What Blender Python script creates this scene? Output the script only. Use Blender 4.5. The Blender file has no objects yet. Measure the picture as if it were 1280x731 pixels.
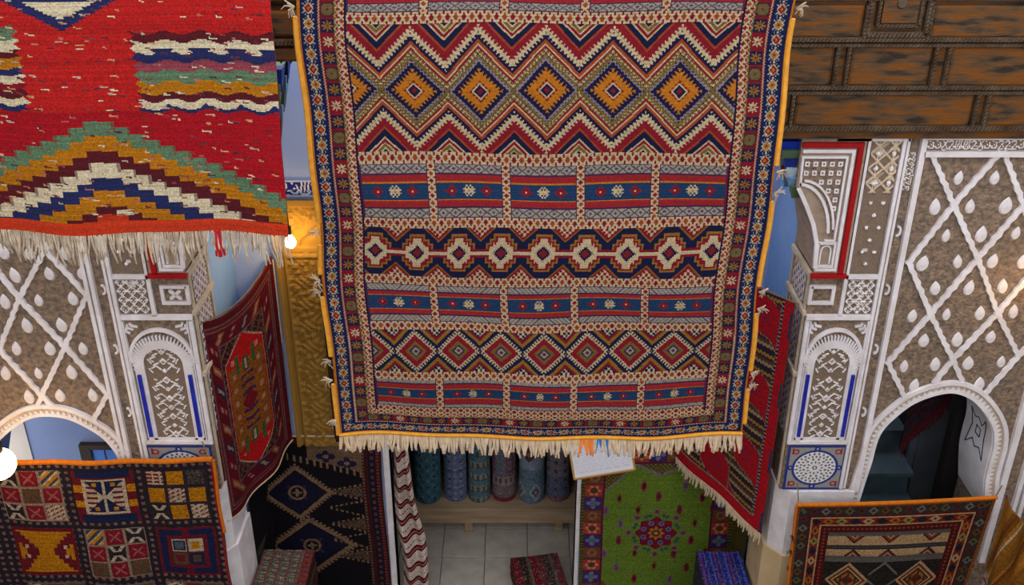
import bpy, math, random
import numpy as np
from mathutils import Vector, Matrix

random.seed(7)
RNG = np.random.default_rng(7)
S = bpy.context.scene
COL = S.collection

# ------------------------------------------------------------------ camera
F_PX, PITCH, EYE = 1256.0, math.radians(27.2), 6.0
cam_d = bpy.data.cameras.new('camera')
cam = bpy.data.objects.new('camera', cam_d)
COL.objects.link(cam)
cam.location = (0, 0, EYE)
cam.rotation_euler = (math.pi / 2 - PITCH, 0, 0)
cam_d.sensor_width = 36
cam_d.lens = 36 * F_PX / 1280
cam_d.clip_start = 0.05
S.camera = cam

# ------------------------------------------------------------------ light
world = bpy.data.worlds.new('overcast_sky')
S.world = world
world.use_nodes = True
wn = world.node_tree.nodes
wn['Background'].inputs[0].default_value = (0.95, 0.96, 1.0, 1)
wn['Background'].inputs[1].default_value = 2.55
S.view_settings.view_transform = 'Standard'
S.view_settings.look = 'None'
S.view_settings.exposure = 0.0
S.view_settings.gamma = 1.0
S.view_settings.use_curve_mapping = False

# ------------------------------------------------------------------ helpers
def ray(px, py):
    x = (px - 640) / F_PX
    y = (365.5 - py) / F_PX
    return x, math.cos(PITCH) + y * math.sin(PITCH), -math.sin(PITCH) + y * math.cos(PITCH)

def atY(px, py, Y):
    dx, dy, dz = ray(px, py)
    t = Y / dy
    return dx * t, EYE + dz * t

def lin(c):
    c = np.asarray(c, dtype=float) / 255.0
    return np.where(c <= 0.04045, c / 12.92, ((c + 0.055) / 1.055) ** 2.4)

def lc(c):
    r = lin(c)
    return (float(r[0]), float(r[1]), float(r[2]), 1)

def mat(name, c, rough=0.85, c2=None, scale=6.0, detail=6, bump=0.0, bscale=None, metal=0.0, stretch=None, lo=0.35, hi=0.65):
    m = bpy.data.materials.new(name)
    m.use_nodes = True
    nt = m.node_tree
    b = nt.nodes['Principled BSDF']
    b.inputs['Roughness'].default_value = rough
    b.inputs['Metallic'].default_value = metal
    if 'Specular IOR Level' in b.inputs:
        b.inputs['Specular IOR Level'].default_value = 0.25
    b.inputs['Base Color'].default_value = lc(c)
    tc = nt.nodes.new('ShaderNodeTexCoord')
    mp = nt.nodes.new('ShaderNodeMapping')
    nt.links.new(tc.outputs['Object'], mp.inputs[0])
    if stretch:
        mp.inputs['Scale'].default_value = stretch
    if c2 is not None:
        n = nt.nodes.new('ShaderNodeTexNoise')
        n.inputs['Scale'].default_value = scale
        n.inputs['Detail'].default_value = detail
        nt.links.new(mp.outputs[0], n.inputs[0])
        r = nt.nodes.new('ShaderNodeValToRGB')
        r.color_ramp.elements[0].color = lc(c)
        r.color_ramp.elements[1].color = lc(c2)
        r.color_ramp.elements[0].position = lo
        r.color_ramp.elements[1].position = hi
        nt.links.new(n.outputs[0], r.inputs[0])
        nt.links.new(r.outputs[0], b.inputs['Base Color'])
    if bump:
        n2 = nt.nodes.new('ShaderNodeTexNoise')
        n2.inputs['Scale'].default_value = bscale or scale * 4
        n2.inputs['Detail'].default_value = 4
        nt.links.new(mp.outputs[0], n2.inputs[0])
        bp = nt.nodes.new('ShaderNodeBump')
        bp.inputs['Strength'].default_value = bump
        bp.inputs['Distance'].default_value = 0.02
        nt.links.new(n2.outputs[0], bp.inputs['Height'])
        nt.links.new(bp.outputs[0], b.inputs['Normal'])
    return m

def attr_mat(name, rough=0.95, bump=0.25, bscale=220, sheen=0.0):
    m = bpy.data.materials.new(name)
    m.use_nodes = True
    nt = m.node_tree
    b = nt.nodes['Principled BSDF']
    b.inputs['Roughness'].default_value = rough
    b.inputs['Specular IOR Level'].default_value = 0.1
    a = nt.nodes.new('ShaderNodeAttribute')
    a.attribute_name = 'Col'
    nt.links.new(a.outputs['Color'], b.inputs['Base Color'])
    if bump:
        tc = nt.nodes.new('ShaderNodeTexCoord')
        n2 = nt.nodes.new('ShaderNodeTexNoise')
        n2.inputs['Scale'].default_value = bscale
        nt.links.new(tc.outputs['Object'], n2.inputs[0])
        bp = nt.nodes.new('ShaderNodeBump')
        bp.inputs['Strength'].default_value = bump
        bp.inputs['Distance'].default_value = 0.006
        nt.links.new(n2.outputs[0], bp.inputs['Height'])
        nt.links.new(bp.outputs[0], b.inputs['Normal'])
    return m

def emit_mat(name, c, strength):
    m = bpy.data.materials.new(name)
    m.use_nodes = True
    b = m.node_tree.nodes['Principled BSDF']
    b.inputs['Base Color'].default_value = lc(c)
    b.inputs['Emission Color'].default_value = lc(c)
    b.inputs['Emission Strength'].default_value = strength
    return m

M = {}
M['wool'] = attr_mat('woven_wool', 0.96, 0.35, 260)
M['pile'] = attr_mat('knotted_pile', 1.0, 0.5, 150)
M['carved'] = attr_mat('painted_carved_plaster', 0.9, 0.25, 60)
M['glaze'] = attr_mat('painted_glazed_tile', 0.35, 0.0)
M['print'] = attr_mat('printed_board', 0.6, 0.0)
M['brown_stucco'] = mat('brown_carved_stucco', (110, 98, 88), 0.92, (162, 137, 114), 34, 8, 1.0, 60, lo=0.35, hi=0.68)
M['tan_stucco'] = mat('tan_stucco', (166, 148, 130), 0.92, (150, 130, 112), 16, 7, 0.5, 46)
M['white'] = mat('white_painted_plaster', (238, 234, 238), 0.85, (220, 213, 214), 9, 5, 0.25, 50)
M['cream_plaster'] = mat('cream_plaster', (205, 190, 168), 0.9, (186, 168, 146), 10, 6, 0.35, 50)
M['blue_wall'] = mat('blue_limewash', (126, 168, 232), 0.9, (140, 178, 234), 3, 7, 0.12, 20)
M['pale_blue'] = mat('pale_blue_limewash', (172, 192, 236), 0.9, (184, 200, 238), 3, 7, 0.12, 20)
M['lavender'] = mat('lavender_limewash', (108, 124, 164), 0.9, (120, 134, 168), 3, 6, 0.12, 20)
M['red_paint'] = mat('red_paint', (168, 6, 20), 0.6, (150, 4, 16), 12)
M['blue_paint'] = mat('cobalt_paint', (36, 48, 176), 0.5, (28, 38, 150), 12)
M['wood'] = mat('aged_panel_wood', (112, 66, 18), 0.6, (44, 34, 26), 6.0, 12, 0.2, 20, stretch=(1, 1, 4.5), lo=0.40, hi=0.66)
_r = [n for n in M['wood'].node_tree.nodes if n.type == 'VALTORGB'][0].color_ramp
_e = _r.elements.new(0.55); _e.color = lc((84, 62, 40))
M['wood_grey'] = mat('weathered_wood_moulding', (66, 48, 32), 0.65, (92, 76, 60), 9, 6, 0.4, 70)
M['black_wood'] = mat('blackened_wood', (20, 16, 16), 0.7)
M['dark_wood'] = mat('dark_wood', (52, 34, 24), 0.6, (36, 24, 18), 6, 6, 0.2, 40)
M['bench_wood'] = mat('bench_wood', (150, 126, 100), 0.7, (172, 150, 122), 5, 6, 0.15, 60, stretch=(0.5, 4, 4))
M['gold_stucco'] = mat('ochre_carved_stucco', (150, 112, 52), 0.85, (120, 88, 42), 16, 7, 0.6, 60)
M['tile'] = mat('stone_floor_tile', (186, 178, 166), 0.6, (166, 158, 148), 7, 7, 0.12, 60)
M['grout'] = mat('dark_grout', (96, 92, 88), 0.95)
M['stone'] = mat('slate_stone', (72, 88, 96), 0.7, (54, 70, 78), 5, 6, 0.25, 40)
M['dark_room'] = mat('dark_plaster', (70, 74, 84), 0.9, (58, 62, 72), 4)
M['fringe'] = mat('undyed_cotton', (206, 184, 156), 0.95, (186, 164, 136), 40)
M['grey_fringe'] = mat('grey_wool_yarn', (150, 132, 112), 0.95, (190, 174, 152), 30)
M['yellow'] = mat('mustard_selvedge', (212, 150, 52), 0.95, (196, 132, 40), 40)
M['orange'] = mat('orange_binding', (204, 112, 20), 0.95, (184, 96, 14), 40)
M['red_yarn'] = mat('red_yarn', (170, 18, 30), 0.95)
M['maroon_yarn'] = mat('maroon_yarn', (92, 24, 36), 0.95)
M['rope'] = mat('hemp_rope', (120, 100, 74), 0.95)
M['dado'] = mat('beige_dado', (206, 182, 140), 0.6, (192, 166, 124), 8, 5)
M['plain_wall'] = mat('courtyard_plaster', (196, 186, 176), 0.9, (182, 172, 162), 3, 6, 0.15, 20)
M['bulb'] = emit_mat('warm_bulb', (255, 208, 124), 95)
M['globe'] = emit_mat('warm_globe', (255, 204, 130), 16)
M['brass'] = mat('brass', (160, 120, 60), 0.4, metal=0.8)
M['black'] = mat('black_plastic', (24, 22, 22), 0.5)
M['pane'] = mat('blue_window_pane', (70, 122, 196), 0.3)
M['grey_door'] = mat('grey_door', (92, 96, 104), 0.7, (80, 84, 92), 5)
M['white_board'] = mat('white_board', (206, 206, 212), 0.8)

def link(o, parent=None, label=None, cat=None, group=None, kind=None):
    COL.objects.link(o)
    if parent is not None:
        o.parent = parent
        o.matrix_parent_inverse = parent.matrix_basis.inverted()
    tag(o, label, cat, group, kind)
    return o

def tag(o, label=None, cat=None, group=None, kind=None):
    if label: o['label'] = label
    if cat: o['category'] = cat
    if group: o['group'] = group
    if kind: o['kind'] = kind
    return o

def thing(name, loc, label, cat, group=None):
    o = bpy.data.objects.new(name, None)
    o.empty_display_size = 0.1
    o.location = loc
    return link(o, None, label, cat, group)

class MB:
    """collects solids; every solid is closed"""
    def __init__(self):
        self.v, self.f = [], []
    def add(self, vs, fs):
        k = len(self.v)
        self.v += [tuple(p) for p in vs]
        self.f += [tuple(i + k for i in f) for f in fs]
        return self
    def box(self, x0, x1, y0, y1, z0, z1):
        x0, x1 = sorted((x0, x1)); y0, y1 = sorted((y0, y1)); z0, z1 = sorted((z0, z1))
        vs = [(x, y, z) for z in (z0, z1) for y in (y0, y1) for x in (x0, x1)]
        return self.add(vs, [(0, 2, 3, 1), (4, 5, 7, 6), (0, 1, 5, 4), (2, 6, 7, 3), (0, 4, 6, 2), (1, 3, 7, 5)])
    def prism(self, poly, y0, y1, axis='y'):
        """poly: (a, b) points; axis y -> a = X, b = Z ; axis x -> a = Y, b = Z ; axis z -> a = X, b = Y"""
        n = len(poly)
        def p(a, b, c):
            return {'y': (a, c, b), 'x': (c, a, b), 'z': (a, b, c)}[axis]
        vs = [p(a, b, y0) for a, b in poly] + [p(a, b, y1) for a, b in poly]
        fs = [tuple(range(n))[::-1], tuple(range(n, 2 * n))]
        fs += [(i, (i + 1) % n, n + (i + 1) % n, n + i) for i in range(n)]
        return self.add(vs, fs)
    def strip(self, pts, w, y0, y1, closed=False, axis='y'):
        """a flat raised band of width w along points"""
        P = [Vector(p) for p in pts]
        n = len(P)
        L, R = [], []
        for i in range(n):
            a = P[i - 1] if (i > 0 or closed) else P[i]
            b = P[(i + 1) % n] if (i < n - 1 or closed) else P[i]
            d1 = (P[i] - a); d2 = (b - P[i])
            d1 = d1.normalized() if d1.length > 1e-9 else d2.normalized()
            d2 = d2.normalized() if d2.length > 1e-9 else d1
            t = (d1 + d2)
            t = t.normalized() if t.length > 1e-6 else d1
            nn = Vector((-t.y, t.x))
            c = max(0.45, nn.dot(Vector((-d1.y, d1.x))))
            L.append(P[i] + nn * (w / 2 / c)); R.append(P[i] - nn * (w / 2 / c))
        m = n if closed else n - 1
        if closed:
            for i in range(m):
                j = (i + 1) % n
                self.prism([L[i], L[j], R[j], R[i]], y0, y1, axis)
        else:
            self.prism([(q.x, q.y) for q in L] + [(q.x, q.y) for q in R[::-1]], y0, y1, axis)
        return self
    def tube(self, pts, r, seg=6, r_end=None):
        P = [Vector(p) for p in pts]
        n = len(P)
        rings = []
        up = Vector((0.31, 0.17, 0.93))
        for i in range(n):
            t = (P[min(i + 1, n - 1)] - P[max(i - 1, 0)]).normalized()
            a = t.cross(up)
            if a.length < 1e-3: a = t.cross(Vector((1, 0, 0)))
            a.normalize(); b = t.cross(a)
            rr = r if r_end is None else r + (r_end - r) * i / (n - 1)
            rings.append([P[i] + (a * math.cos(2 * math.pi * k / seg) + b * math.sin(2 * math.pi * k / seg)) * rr for k in range(seg)])
        vs = [q for ring in rings for q in ring]
        fs = [(i * seg + k, i * seg + (k + 1) % seg, (i + 1) * seg + (k + 1) % seg, (i + 1) * seg + k) for i in range(n - 1) for k in range(seg)]
        fs += [tuple(range(seg))[::-1], tuple((n - 1) * seg + k for k in range(seg))]
        return self.add(vs, fs)
    def lathe(self, prof, c, seg=20):
        """prof: (r, z) from bottom to top about vertical axis at c"""
        vs, fs = [], []
        n = len(prof)
        for r, z in prof:
            for k in range(seg):
                a = 2 * math.pi * k / seg
                vs.append((c[0] + r * math.cos(a), c[1] + r * math.sin(a), c[2] + z))
        for i in range(n - 1):
            for k in range(seg):
                fs.append((i * seg + k, i * seg + (k + 1) % seg, (i + 1) * seg + (k + 1) % seg, (i + 1) * seg + k))
        fs.append(tuple(range(seg))[::-1]); fs.append(tuple((n - 1) * seg + k for k in range(seg)))
        return self.add(vs, fs)
    def build(self, name, m, parent=None, label=None, cat=None, group=None, kind=None, smooth=False):
        me = bpy.data.meshes.new(name)
        me.from_pydata(self.v, [], self.f)
        if smooth:
            me.shade_smooth()
        me.materials.append(m if not isinstance(m, str) else M[m])
        me.update()
        o = bpy.data.objects.new(name, me)
        return link(o, parent, label, cat, group, kind)

def grid_mesh(name, XYZ, rgb, m, parent=None, back=None, kind=None, label=None, smooth=False):
    """XYZ (ny+1, nx+1, 3) vertices, rgb (ny, nx, 3) sRGB face colours; back: vector that gives the sheet thickness"""
    ny, nx = rgb.shape[:2]
    V = XYZ.reshape(-1, 3)
    idx = np.arange((ny + 1) * (nx + 1)).reshape(ny + 1, nx + 1)
    Q = np.stack([idx[:-1, :-1], idx[:-1, 1:], idx[1:, 1:], idx[1:, :-1]], -1).reshape(-1, 4)
    Cc = lin(rgb.reshape(-1, 3))
    if back is not None:
        back = np.asarray(back, float)
        sy = np.unique(np.linspace(0, ny, max(2, ny // 6)).astype(int))
        sx = np.unique(np.linspace(0, nx, max(2, nx // 6)).astype(int))
        B = XYZ[np.ix_(sy, sx)] + back
        nb = len(V)
        bi = np.arange(B.shape[0] * B.shape[1]).reshape(B.shape[:2]) + nb
        bq = np.stack([bi[:-1, :-1], bi[1:, :-1], bi[1:, 1:], bi[:-1, 1:]], -1).reshape(-1, 4)
        bc = lin(rgb[np.ix_(sy[:-1], sx[:-1])].reshape(-1, 3)) * 0.8
        fi = idx[np.ix_(sy, sx)]
        rim = []
        for a, b in ((fi[0], bi[0]), (fi[-1][::-1], bi[-1][::-1]), (fi[:, -1], bi[:, -1]), (fi[::-1, 0], bi[::-1, 0])):
            rim.append(np.stack([a[1:], a[:-1], b[:-1], b[1:]], -1))
        rim = np.concatenate(rim)
        rc = np.repeat(Cc.mean(0)[None], len(rim), 0) * 0.7
        V = np.concatenate([V, B.reshape(-1, 3)])
        Q = np.concatenate([Q, bq, rim])
        Cc = np.concatenate([Cc, bc, rc])
    me = bpy.data.meshes.new(name)
    me.vertices.add(len(V)); me.vertices.foreach_set('co', V.astype(np.float32).ravel())
    me.loops.add(len(Q) * 4); me.loops.foreach_set('vertex_index', Q.astype(np.int32).ravel())
    me.polygons.add(len(Q)); me.polygons.foreach_set('loop_start', np.arange(0, len(Q) * 4, 4, dtype=np.int32))
    me.update(calc_edges=True)
    at = me.attributes.new('Col', 'FLOAT_COLOR', 'FACE')
    c4 = np.ones((len(Q), 4), np.float32); c4[:, :3] = Cc
    at.data.foreach_set('color', c4.ravel())
    me.materials.append(m if not isinstance(m, str) else M[m])
    if smooth: me.shade_smooth()
    me.validate()
    o = bpy.data.objects.new(name, me)
    return link(o, parent, label, None, None, kind)

def sm(t):
    return t * t * (3 - 2 * t)

class Pat:
    """colour chart of a weave; x from left, y from bottom, in metres"""
    def __init__(s, W, H, cell, base=(128, 0, 0)):
        s.W, s.H = W, H
        s.nx, s.ny = max(2, int(round(W / cell))), max(2, int(round(H / cell)))
        x = (np.arange(s.nx) + 0.5) * W / s.nx
        y = (np.arange(s.ny) + 0.5) * H / s.ny
        s.x, s.y = np.meshgrid(x, y)
        s.c = np.empty((s.ny, s.nx, 3)); s.c[:] = base
        s.h = np.zeros((s.ny, s.nx))
    def f(s, mask, col, h=None):
        s.c[mask] = col
        if h is not None: s.h[mask] = h
    def rect(s, x0, x1, y0, y1):
        return (s.x >= x0) & (s.x < x1) & (s.y >= y0) & (s.y < y1)
    def wool(s, amp=0.10, row=0.05):
        n = RNG.normal(0, amp, (s.ny, s.nx, 1)) + RNG.normal(0, row, (s.ny, 1, 1))
        s.c = np.clip(s.c * (1 + n), 4, 250)
        return s
    def gain(s, g):
        s.c = np.clip(s.c * g ** (1 / 2.2), 3, 250)
        return s
    def seg(s, x0, y0, x1, y1, w):
        dx, dy = x1 - x0, y1 - y0
        L2 = dx * dx + dy * dy + 1e-12
        t = np.clip(((s.x - x0) * dx + (s.y - y0) * dy) / L2, 0, 1)
        return np.hypot(s.x - x0 - t * dx, s.y - y0 - t * dy) < w / 2
    def sprite(s, rows, cx, cy, px, cols):
        """small charted motif; rows of letters, px the stitch size"""
        hh, ww = len(rows), len(rows[0])
        i = np.floor((s.x - cx) / px + ww / 2).astype(int)
        j = np.floor(hh / 2 - (s.y - cy) / px).astype(int)
        ok = (i >= 0) & (i < ww) & (j >= 0) & (j < hh)
        A = np.array([[ord(ch) for ch in r] for r in rows])
        ch = np.where(ok, A[np.clip(j, 0, hh - 1), np.clip(i, 0, ww - 1)], 32)
        for k, col in cols.items():
            s.c[ch == ord(k)] = col

def saw(t):
    return t - np.floor(t)

def sheet(pat, fn):
    """vertices of a cloth: fn(U, V) -> X, Y, Z with U, V in 0..1 from lower left"""
    u = np.linspace(0, 1, pat.nx + 1); v = np.linspace(0, 1, pat.ny + 1)
    U, V = np.meshgrid(u, v)
    return np.stack(fn(U, V), -1)

def relief(name, pat, o, ax, az, nrm, parent, m='carved', label=None):
    """carved panel: colours and heights of pat on a rectangle at o along ax, az with outward normal nrm"""
    hv = np.zeros((pat.ny + 1, pat.nx + 1)); ct = np.zeros_like(hv)
    for a in (0, 1):
        for b in (0, 1):
            hv[a:a + pat.ny, b:b + pat.nx] += pat.h; ct[a:a + pat.ny, b:b + pat.nx] += 1
    hv /= ct
    u = np.linspace(0, pat.W, pat.nx + 1); v = np.linspace(0, pat.H, pat.ny + 1)
    U, V = np.meshgrid(u, v)
    o, ax, az, nrm = map(np.asarray, (o, ax, az, nrm))
    XYZ = o + U[..., None] * ax + V[..., None] * az + hv[..., None] * nrm
    return grid_mesh(name, XYZ, pat.c, m, parent, back=-np.asarray(nrm) * 0.006, label=label)

YF = 5.2        # front of the arcade
WT = 0.4        # thickness of its wall
def Fp(px, py): return atY(px, py, YF)

# ================================================================== the setting
XI_R, XI_L = 1.73, -1.88           # inner edges of the two pillars
SC_R, SC_L = 1.0, 1.12
Z_TOP = 4.28                        # underside of the wooden frieze
YB = 6.2                            # back wall of the alcove
SIDE = 3.95

fl = MB().box(-SIDE, SIDE, -0.8, 9.0, -0.12, -0.012).build('floor', 'grout', kind='structure')
TS = 0.37
tile_me = None
for i in range(-3, 4):
    for j in range(0, 4):
        x0 = -0.235 + i * TS; y1 = 7.05 + 0.37 - j * TS
        if tile_me is None:
            mb = MB()
            a = TS / 2 - 0.003
            b = a - 0.006
            mb.add([(-a, -a, -0.012), (a, -a, -0.012), (a, a, -0.012), (-a, a, -0.012), (-a, -a, -0.003), (a, -a, -0.003), (a, a, -0.003), (-a, a, -0.003), (-b, -b, 0), (b, -b, 0), (b, b, 0), (-b, b, 0)],
                   [(3, 2, 1, 0), (8, 9, 10, 11)] + [(k, (k + 1) % 4, 4 + (k + 1) % 4, 4 + k) for k in range(4)] + [(4 + k, 4 + (k + 1) % 4, 8 + (k + 1) % 4, 8 + k) for k in range(4)])
            o = mb.build('floor_tile', 'tile', fl)
            tile_me = o.data
        else:
            o = link(bpy.data.objects.new('floor_tile', tile_me), fl)
        o.location = (x0 + TS / 2, y1 - TS / 2, random.uniform(-0.0015, 0.0015))

# courtyard walls beside and behind the viewer
MB().prism([(-0.8, 0), (5.62, 0), (5.62, 3.2), (6.74, 3.2), (6.74, 0), (9.0, 0), (9.0, 7.0), (-0.8, 7.0)], -SIDE - 0.2, -SIDE, 'x').build('wall_left', 'plain_wall', kind='structure')  # unseen opening beside the side room, added to let sky light in
MB().box(SIDE, SIDE + 0.2, -0.8, 9.0, 0, 7.0).build('wall_right', 'plain_wall', kind='structure')
MB().box(-SIDE, SIDE, -1.0, -0.8, 0, 4.4).build('wall_rear', 'plain_wall', kind='structure')

# arch outlines, from the photograph onto the plane of the arcade
arch_r_px = [(1068, 640), (1080, 601), (1088, 577), (1099, 541), (1121, 517), (1148, 499), (1185, 489), (1211, 496), (1230, 514), (1241, 536), (1241, 558), (1236, 577), (1231, 600), (1229, 640)]
arch_l_px = [(-28, 640), (-24, 600), (-18, 570), (5, 544), (25, 528), (42, 520), (62, 518), (86, 521.6), (111, 533), (130.5, 546), (145, 563), (151, 578), (157, 600), (162, 640)]

def smooth_curve(pts, n=6):
    out = []
    P = [pts[0]] + list(pts) + [pts[-1]]
    for i in range(1, len(P) - 2):
        for k in range(n):
            t = k / n
            q = []
            for d in range(2):
                p0, p1, p2, p3 = P[i - 1][d], P[i][d], P[i + 1][d], P[i + 2][d]
                q.append(0.5 * (2 * p1 + (p2 - p0) * t + (2 * p0 - 5 * p1 + 4 * p2 - p3) * t * t + (3 * p1 - p0 - 3 * p2 + p3) * t ** 3))
            out.append(tuple(q))
    out.append(tuple(pts[-1]))
    return out

ARCH_R = smooth_curve([Fp(*p) for p in arch_r_px])
ARCH_L = smooth_curve([Fp(*p) for p in arch_l_px])

def arcade_wall(name, arch, x_in, x_out, label_side):
    s = 1 if x_out > x_in else -1
    a = arch if s > 0 else arch[::-1]          # from the pillar side outwards
    xa, xb = a[0][0], a[-1][0]
    poly = [(x_in, 0), (xa, 0)] + a + [(xb, 0), (x_out, 0), (x_out, Z_TOP), (x_in, Z_TOP)]
    if s > 0: poly = poly[::-1]
    w = MB().prism(poly, YF, YF + WT).build(name, 'brown_stucco', kind='structure')
    return w

def lattice_bar(w, p, q, wid=0.026):
    """raised white rib with small teeth on both sides"""
    a, b = Vector(Fp(*p)), Vector(Fp(*q))
    d = (b - a).normalized(); a = a - d * 0.012; b = b + d * 0.012; L = (b - a).length; n = Vector((-d.y, d.x))
    yf = YF - 0.018 - random.uniform(0, 0.003)
    k = max(2, int(L / 0.03))
    left, right = [], []
    for i in range(k + 1):
        t = L * i / k
        jl = wid / 2 + (0.006 if i % 2 else -0.002) + random.uniform(-0.002, 0.002)
        jr = wid / 2 + (0.004 if (i + 1) % 2 else -0.002) + random.uniform(-0.002, 0.002)
        left.append(a + d * t + n * jl); right.append(a + d * t - n * jr)
    poly = [(v.x, v.y) for v in left] + [(v.x, v.y) for v in right[::-1]]
    MB().prism(poly, yf, YF + 0.003).build('lattice_rib', 'white', w)

leaf_mesh = {}
def leaf_at(w, p, wide=0.068, high=0.098):
    x, z = Fp(*p)
    if 'm' not in leaf_mesh:
        prof = []
        for k in range(14):
            a = 2 * math.pi * k / 14
            r = 1.0
            px = 0.5 * math.sin(a) * (1 - 0.32 * max(0, math.cos(a)) ** 1.0)
            pz = 0.5 * math.cos(a) * (1.12 if math.cos(a) > 0.95 else 1)
            prof.append((px, pz))
        n = 14
        vs = [(a * wide, 0.003, b * high) for a, b in prof] + [(a * wide * 0.72, -0.009, b * high * 0.78) for a, b in prof] + [(0, -0.012, 0)]
        fs = [(i, n + i, n + (i + 1) % n, (i + 1) % n) for i in range(n)] + [(n + i, 2 * n, n + (i + 1) % n) for i in range(n)] + [tuple(range(n))]
        fs = [tuple(reversed(f)) for f in fs]
        mb = MB(); mb.add(vs, fs)
        o = mb.build('stucco_leaf', 'white', w)
        leaf_mesh['m'] = o.data
    else:
        o = link(bpy.data.objects.new('stucco_leaf', leaf_mesh['m']), w)
    o.location = (x, YF, z)
    sc = random.uniform(0.85, 1.12)
    o.scale = (sc * random.uniform(0.9, 1.1), 1, sc)
    o.rotation_euler = (0, random.uniform(-0.15, 0.15), 0)

def arch_band(w, arch, wid=0.07):
    """toothed double moulding round an arch"""
    P = [Vector(p) for p in arch]
    c = sum(P, Vector((0, 0))) / len(P)
    N = []
    for i in range(len(P)):
        t = (P[min(i + 1, len(P) - 1)] - P[max(i - 1, 0)]).normalized()
        n = Vector((-t.y, t.x))
        if n.dot(P[i] - c) < 0: n = -n
        N.append(n)
    def off(d): return [(p + n * d) for p, n in zip(P, N)]
    MB().strip([(q.x, q.y) for q in off(0.008)], 0.022, YF - 0.02, YF + 0.01).build('arch_inner_moulding', 'white', w)
    MB().strip([(q.x, q.y) for q in off(wid)], 0.026, YF - 0.024, YF + 0.01).build('arch_outer_moulding', 'white', w)
    MB().strip([(q.x, q.y) for q in off(wid / 2 + 0.004)], wid - 0.02, YF - 0.006, YF + 0.01).build('arch_band_ground', 'cream_plaster', w)
    mb = MB()
    L = 0
    mid = off(0.02)
    step = 0.034
    nxt = 0
    for i in range(len(mid) - 1):
        a, b = mid[i], mid[i + 1]
        l = (b - a).length
        while nxt < L + l:
            p = a + (b - a) * ((nxt - L) / l)
            d = (b - a).normalized(); n = N[i]
            q = [p - d * 0.013, p + d * 0.013, p + n * 0.024]
            mb.prism([(v.x, v.y) for v in q], YF - 0.016, YF + 0.004)
            nxt += step
        L += l
    mb.build('arch_teeth', 'white', w)

def x_of(side, u):
    return XI_R + u * SC_R if side > 0 else XI_L - u * SC_L

# ---- right side of the arcade
wr = arcade_wall('wall_arcade_right', ARCH_R, x_of(1, 0.48), SIDE, 'right')
for bar in [((1164, 193), (1191, 255)), ((1191, 255), (1221, 322)), ((1248, 190), (1191, 255)), ((1191, 255), (1135, 327)), ((1254, 190), (1278, 256)), ((1278, 256), (1221, 322)),
            ((1135, 327), (1162, 391)), ((1162, 391), (1190, 448)), ((1190, 448), (1202, 476)), ((1221, 322), (1162, 391)), ((1162, 391), (1109, 452)), ((1109, 452), (1129, 492)),
            ((1221, 322), (1246, 390)), ((1246, 390), (1272, 443)), ((1272, 443), (1231, 490)), ((1278, 256), (1303, 322)), ((1303, 322), (1246, 390)), ((1246, 390), (1190, 448)), ((1190, 448), (1168, 476)),
            ((1340, 190), (1278, 256)), ((1303, 322), (1328, 390)), ((1328, 390), (1272, 443))]:
    lattice_bar(wr, *bar)
z1 = [(277, 295), (460, 295), (157, 443), (335, 440), (517, 437), (213, 588), (392, 582), (568, 575)]
z2 = [(95, 40), (272, 30), (450, 27), (605, 28), (158, 165), (330, 163), (500, 155), (42, 305), (215, 297), (385, 292), (555, 283), (100, 430), (270, 425), (440, 412), (0, 560), (158, 550), (325, 545), (493, 537), (52, 658), (382, 650)]
for a, b in z1: leaf_at(wr, (1130 + a / 4.06, 150 + b / 4.06))
for a, b in z2: leaf_at(wr, (1130 + a / 4.06, 320 + b / 4.06))
arch_band(wr, ARCH_R)
def arch_lining(w, arch, m):
    c = Vector((sum(q[0] for q in arch) / len(arch), sum(q[1] for q in arch) / len(arch)))
    pts = []
    for i, q in enumerate(arch):
        t = (Vector(arch[min(i + 1, len(arch) - 1)]) - Vector(arch[max(i - 1, 0)])).normalized()
        n = Vector((-t.y, t.x))
        if n.dot(c - Vector(q)) < 0: n = -n
        v = Vector(q) + n * 0.004
        pts.append((v.x, v.y))
    MB().strip(pts, 0.006, YF + 0.004, YF + WT).build('arch_lining', m, w)
    return pts
lr = arch_lining(wr, ARCH_R, 'white')
# ink ornament drawn on the lining of the right arch
half = [q for q in lr if q[0] > 2.75]
zs_ = np.array([q[1] for q in half]); xs__ = np.array([q[0] for q in half]); od = np.argsort(zs_)
M['ink'] = mat('dark_ink', (34, 36, 62), 0.7)
om = MB()
P0 = [(-.075, .16), (-.04, .10), (0, .14), (.03, .09), (.075, .2), (.06, 0), (.085, -.2), (.04, -.12), (0, -.16), (-.03, -.11), (-.085, -.22), (-.06, 0)]
P1 = [(-.02, .04), (.02, .04), (.02, -.04), (-.02, -.04)]
for P_ in (P0, P1):
    for q0, q1 in zip(P_, P_[1:] + P_[:1]):
        pts = []
        for k_ in range(5):
            a_ = q0[0] + (q1[0] - q0[0]) * k_ / 4; b_ = 2.215 + 0.75 * (q0[1] + (q1[1] - q0[1]) * k_ / 4)
            pts.append((float(np.interp(b_, zs_[od], xs__[od])) - 0.004, YF + 0.2 - a_ * 1.5, b_))
        om.tube(pts, 0.004, 4)
om.build('ink_ornament', 'ink', wr)
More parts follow.
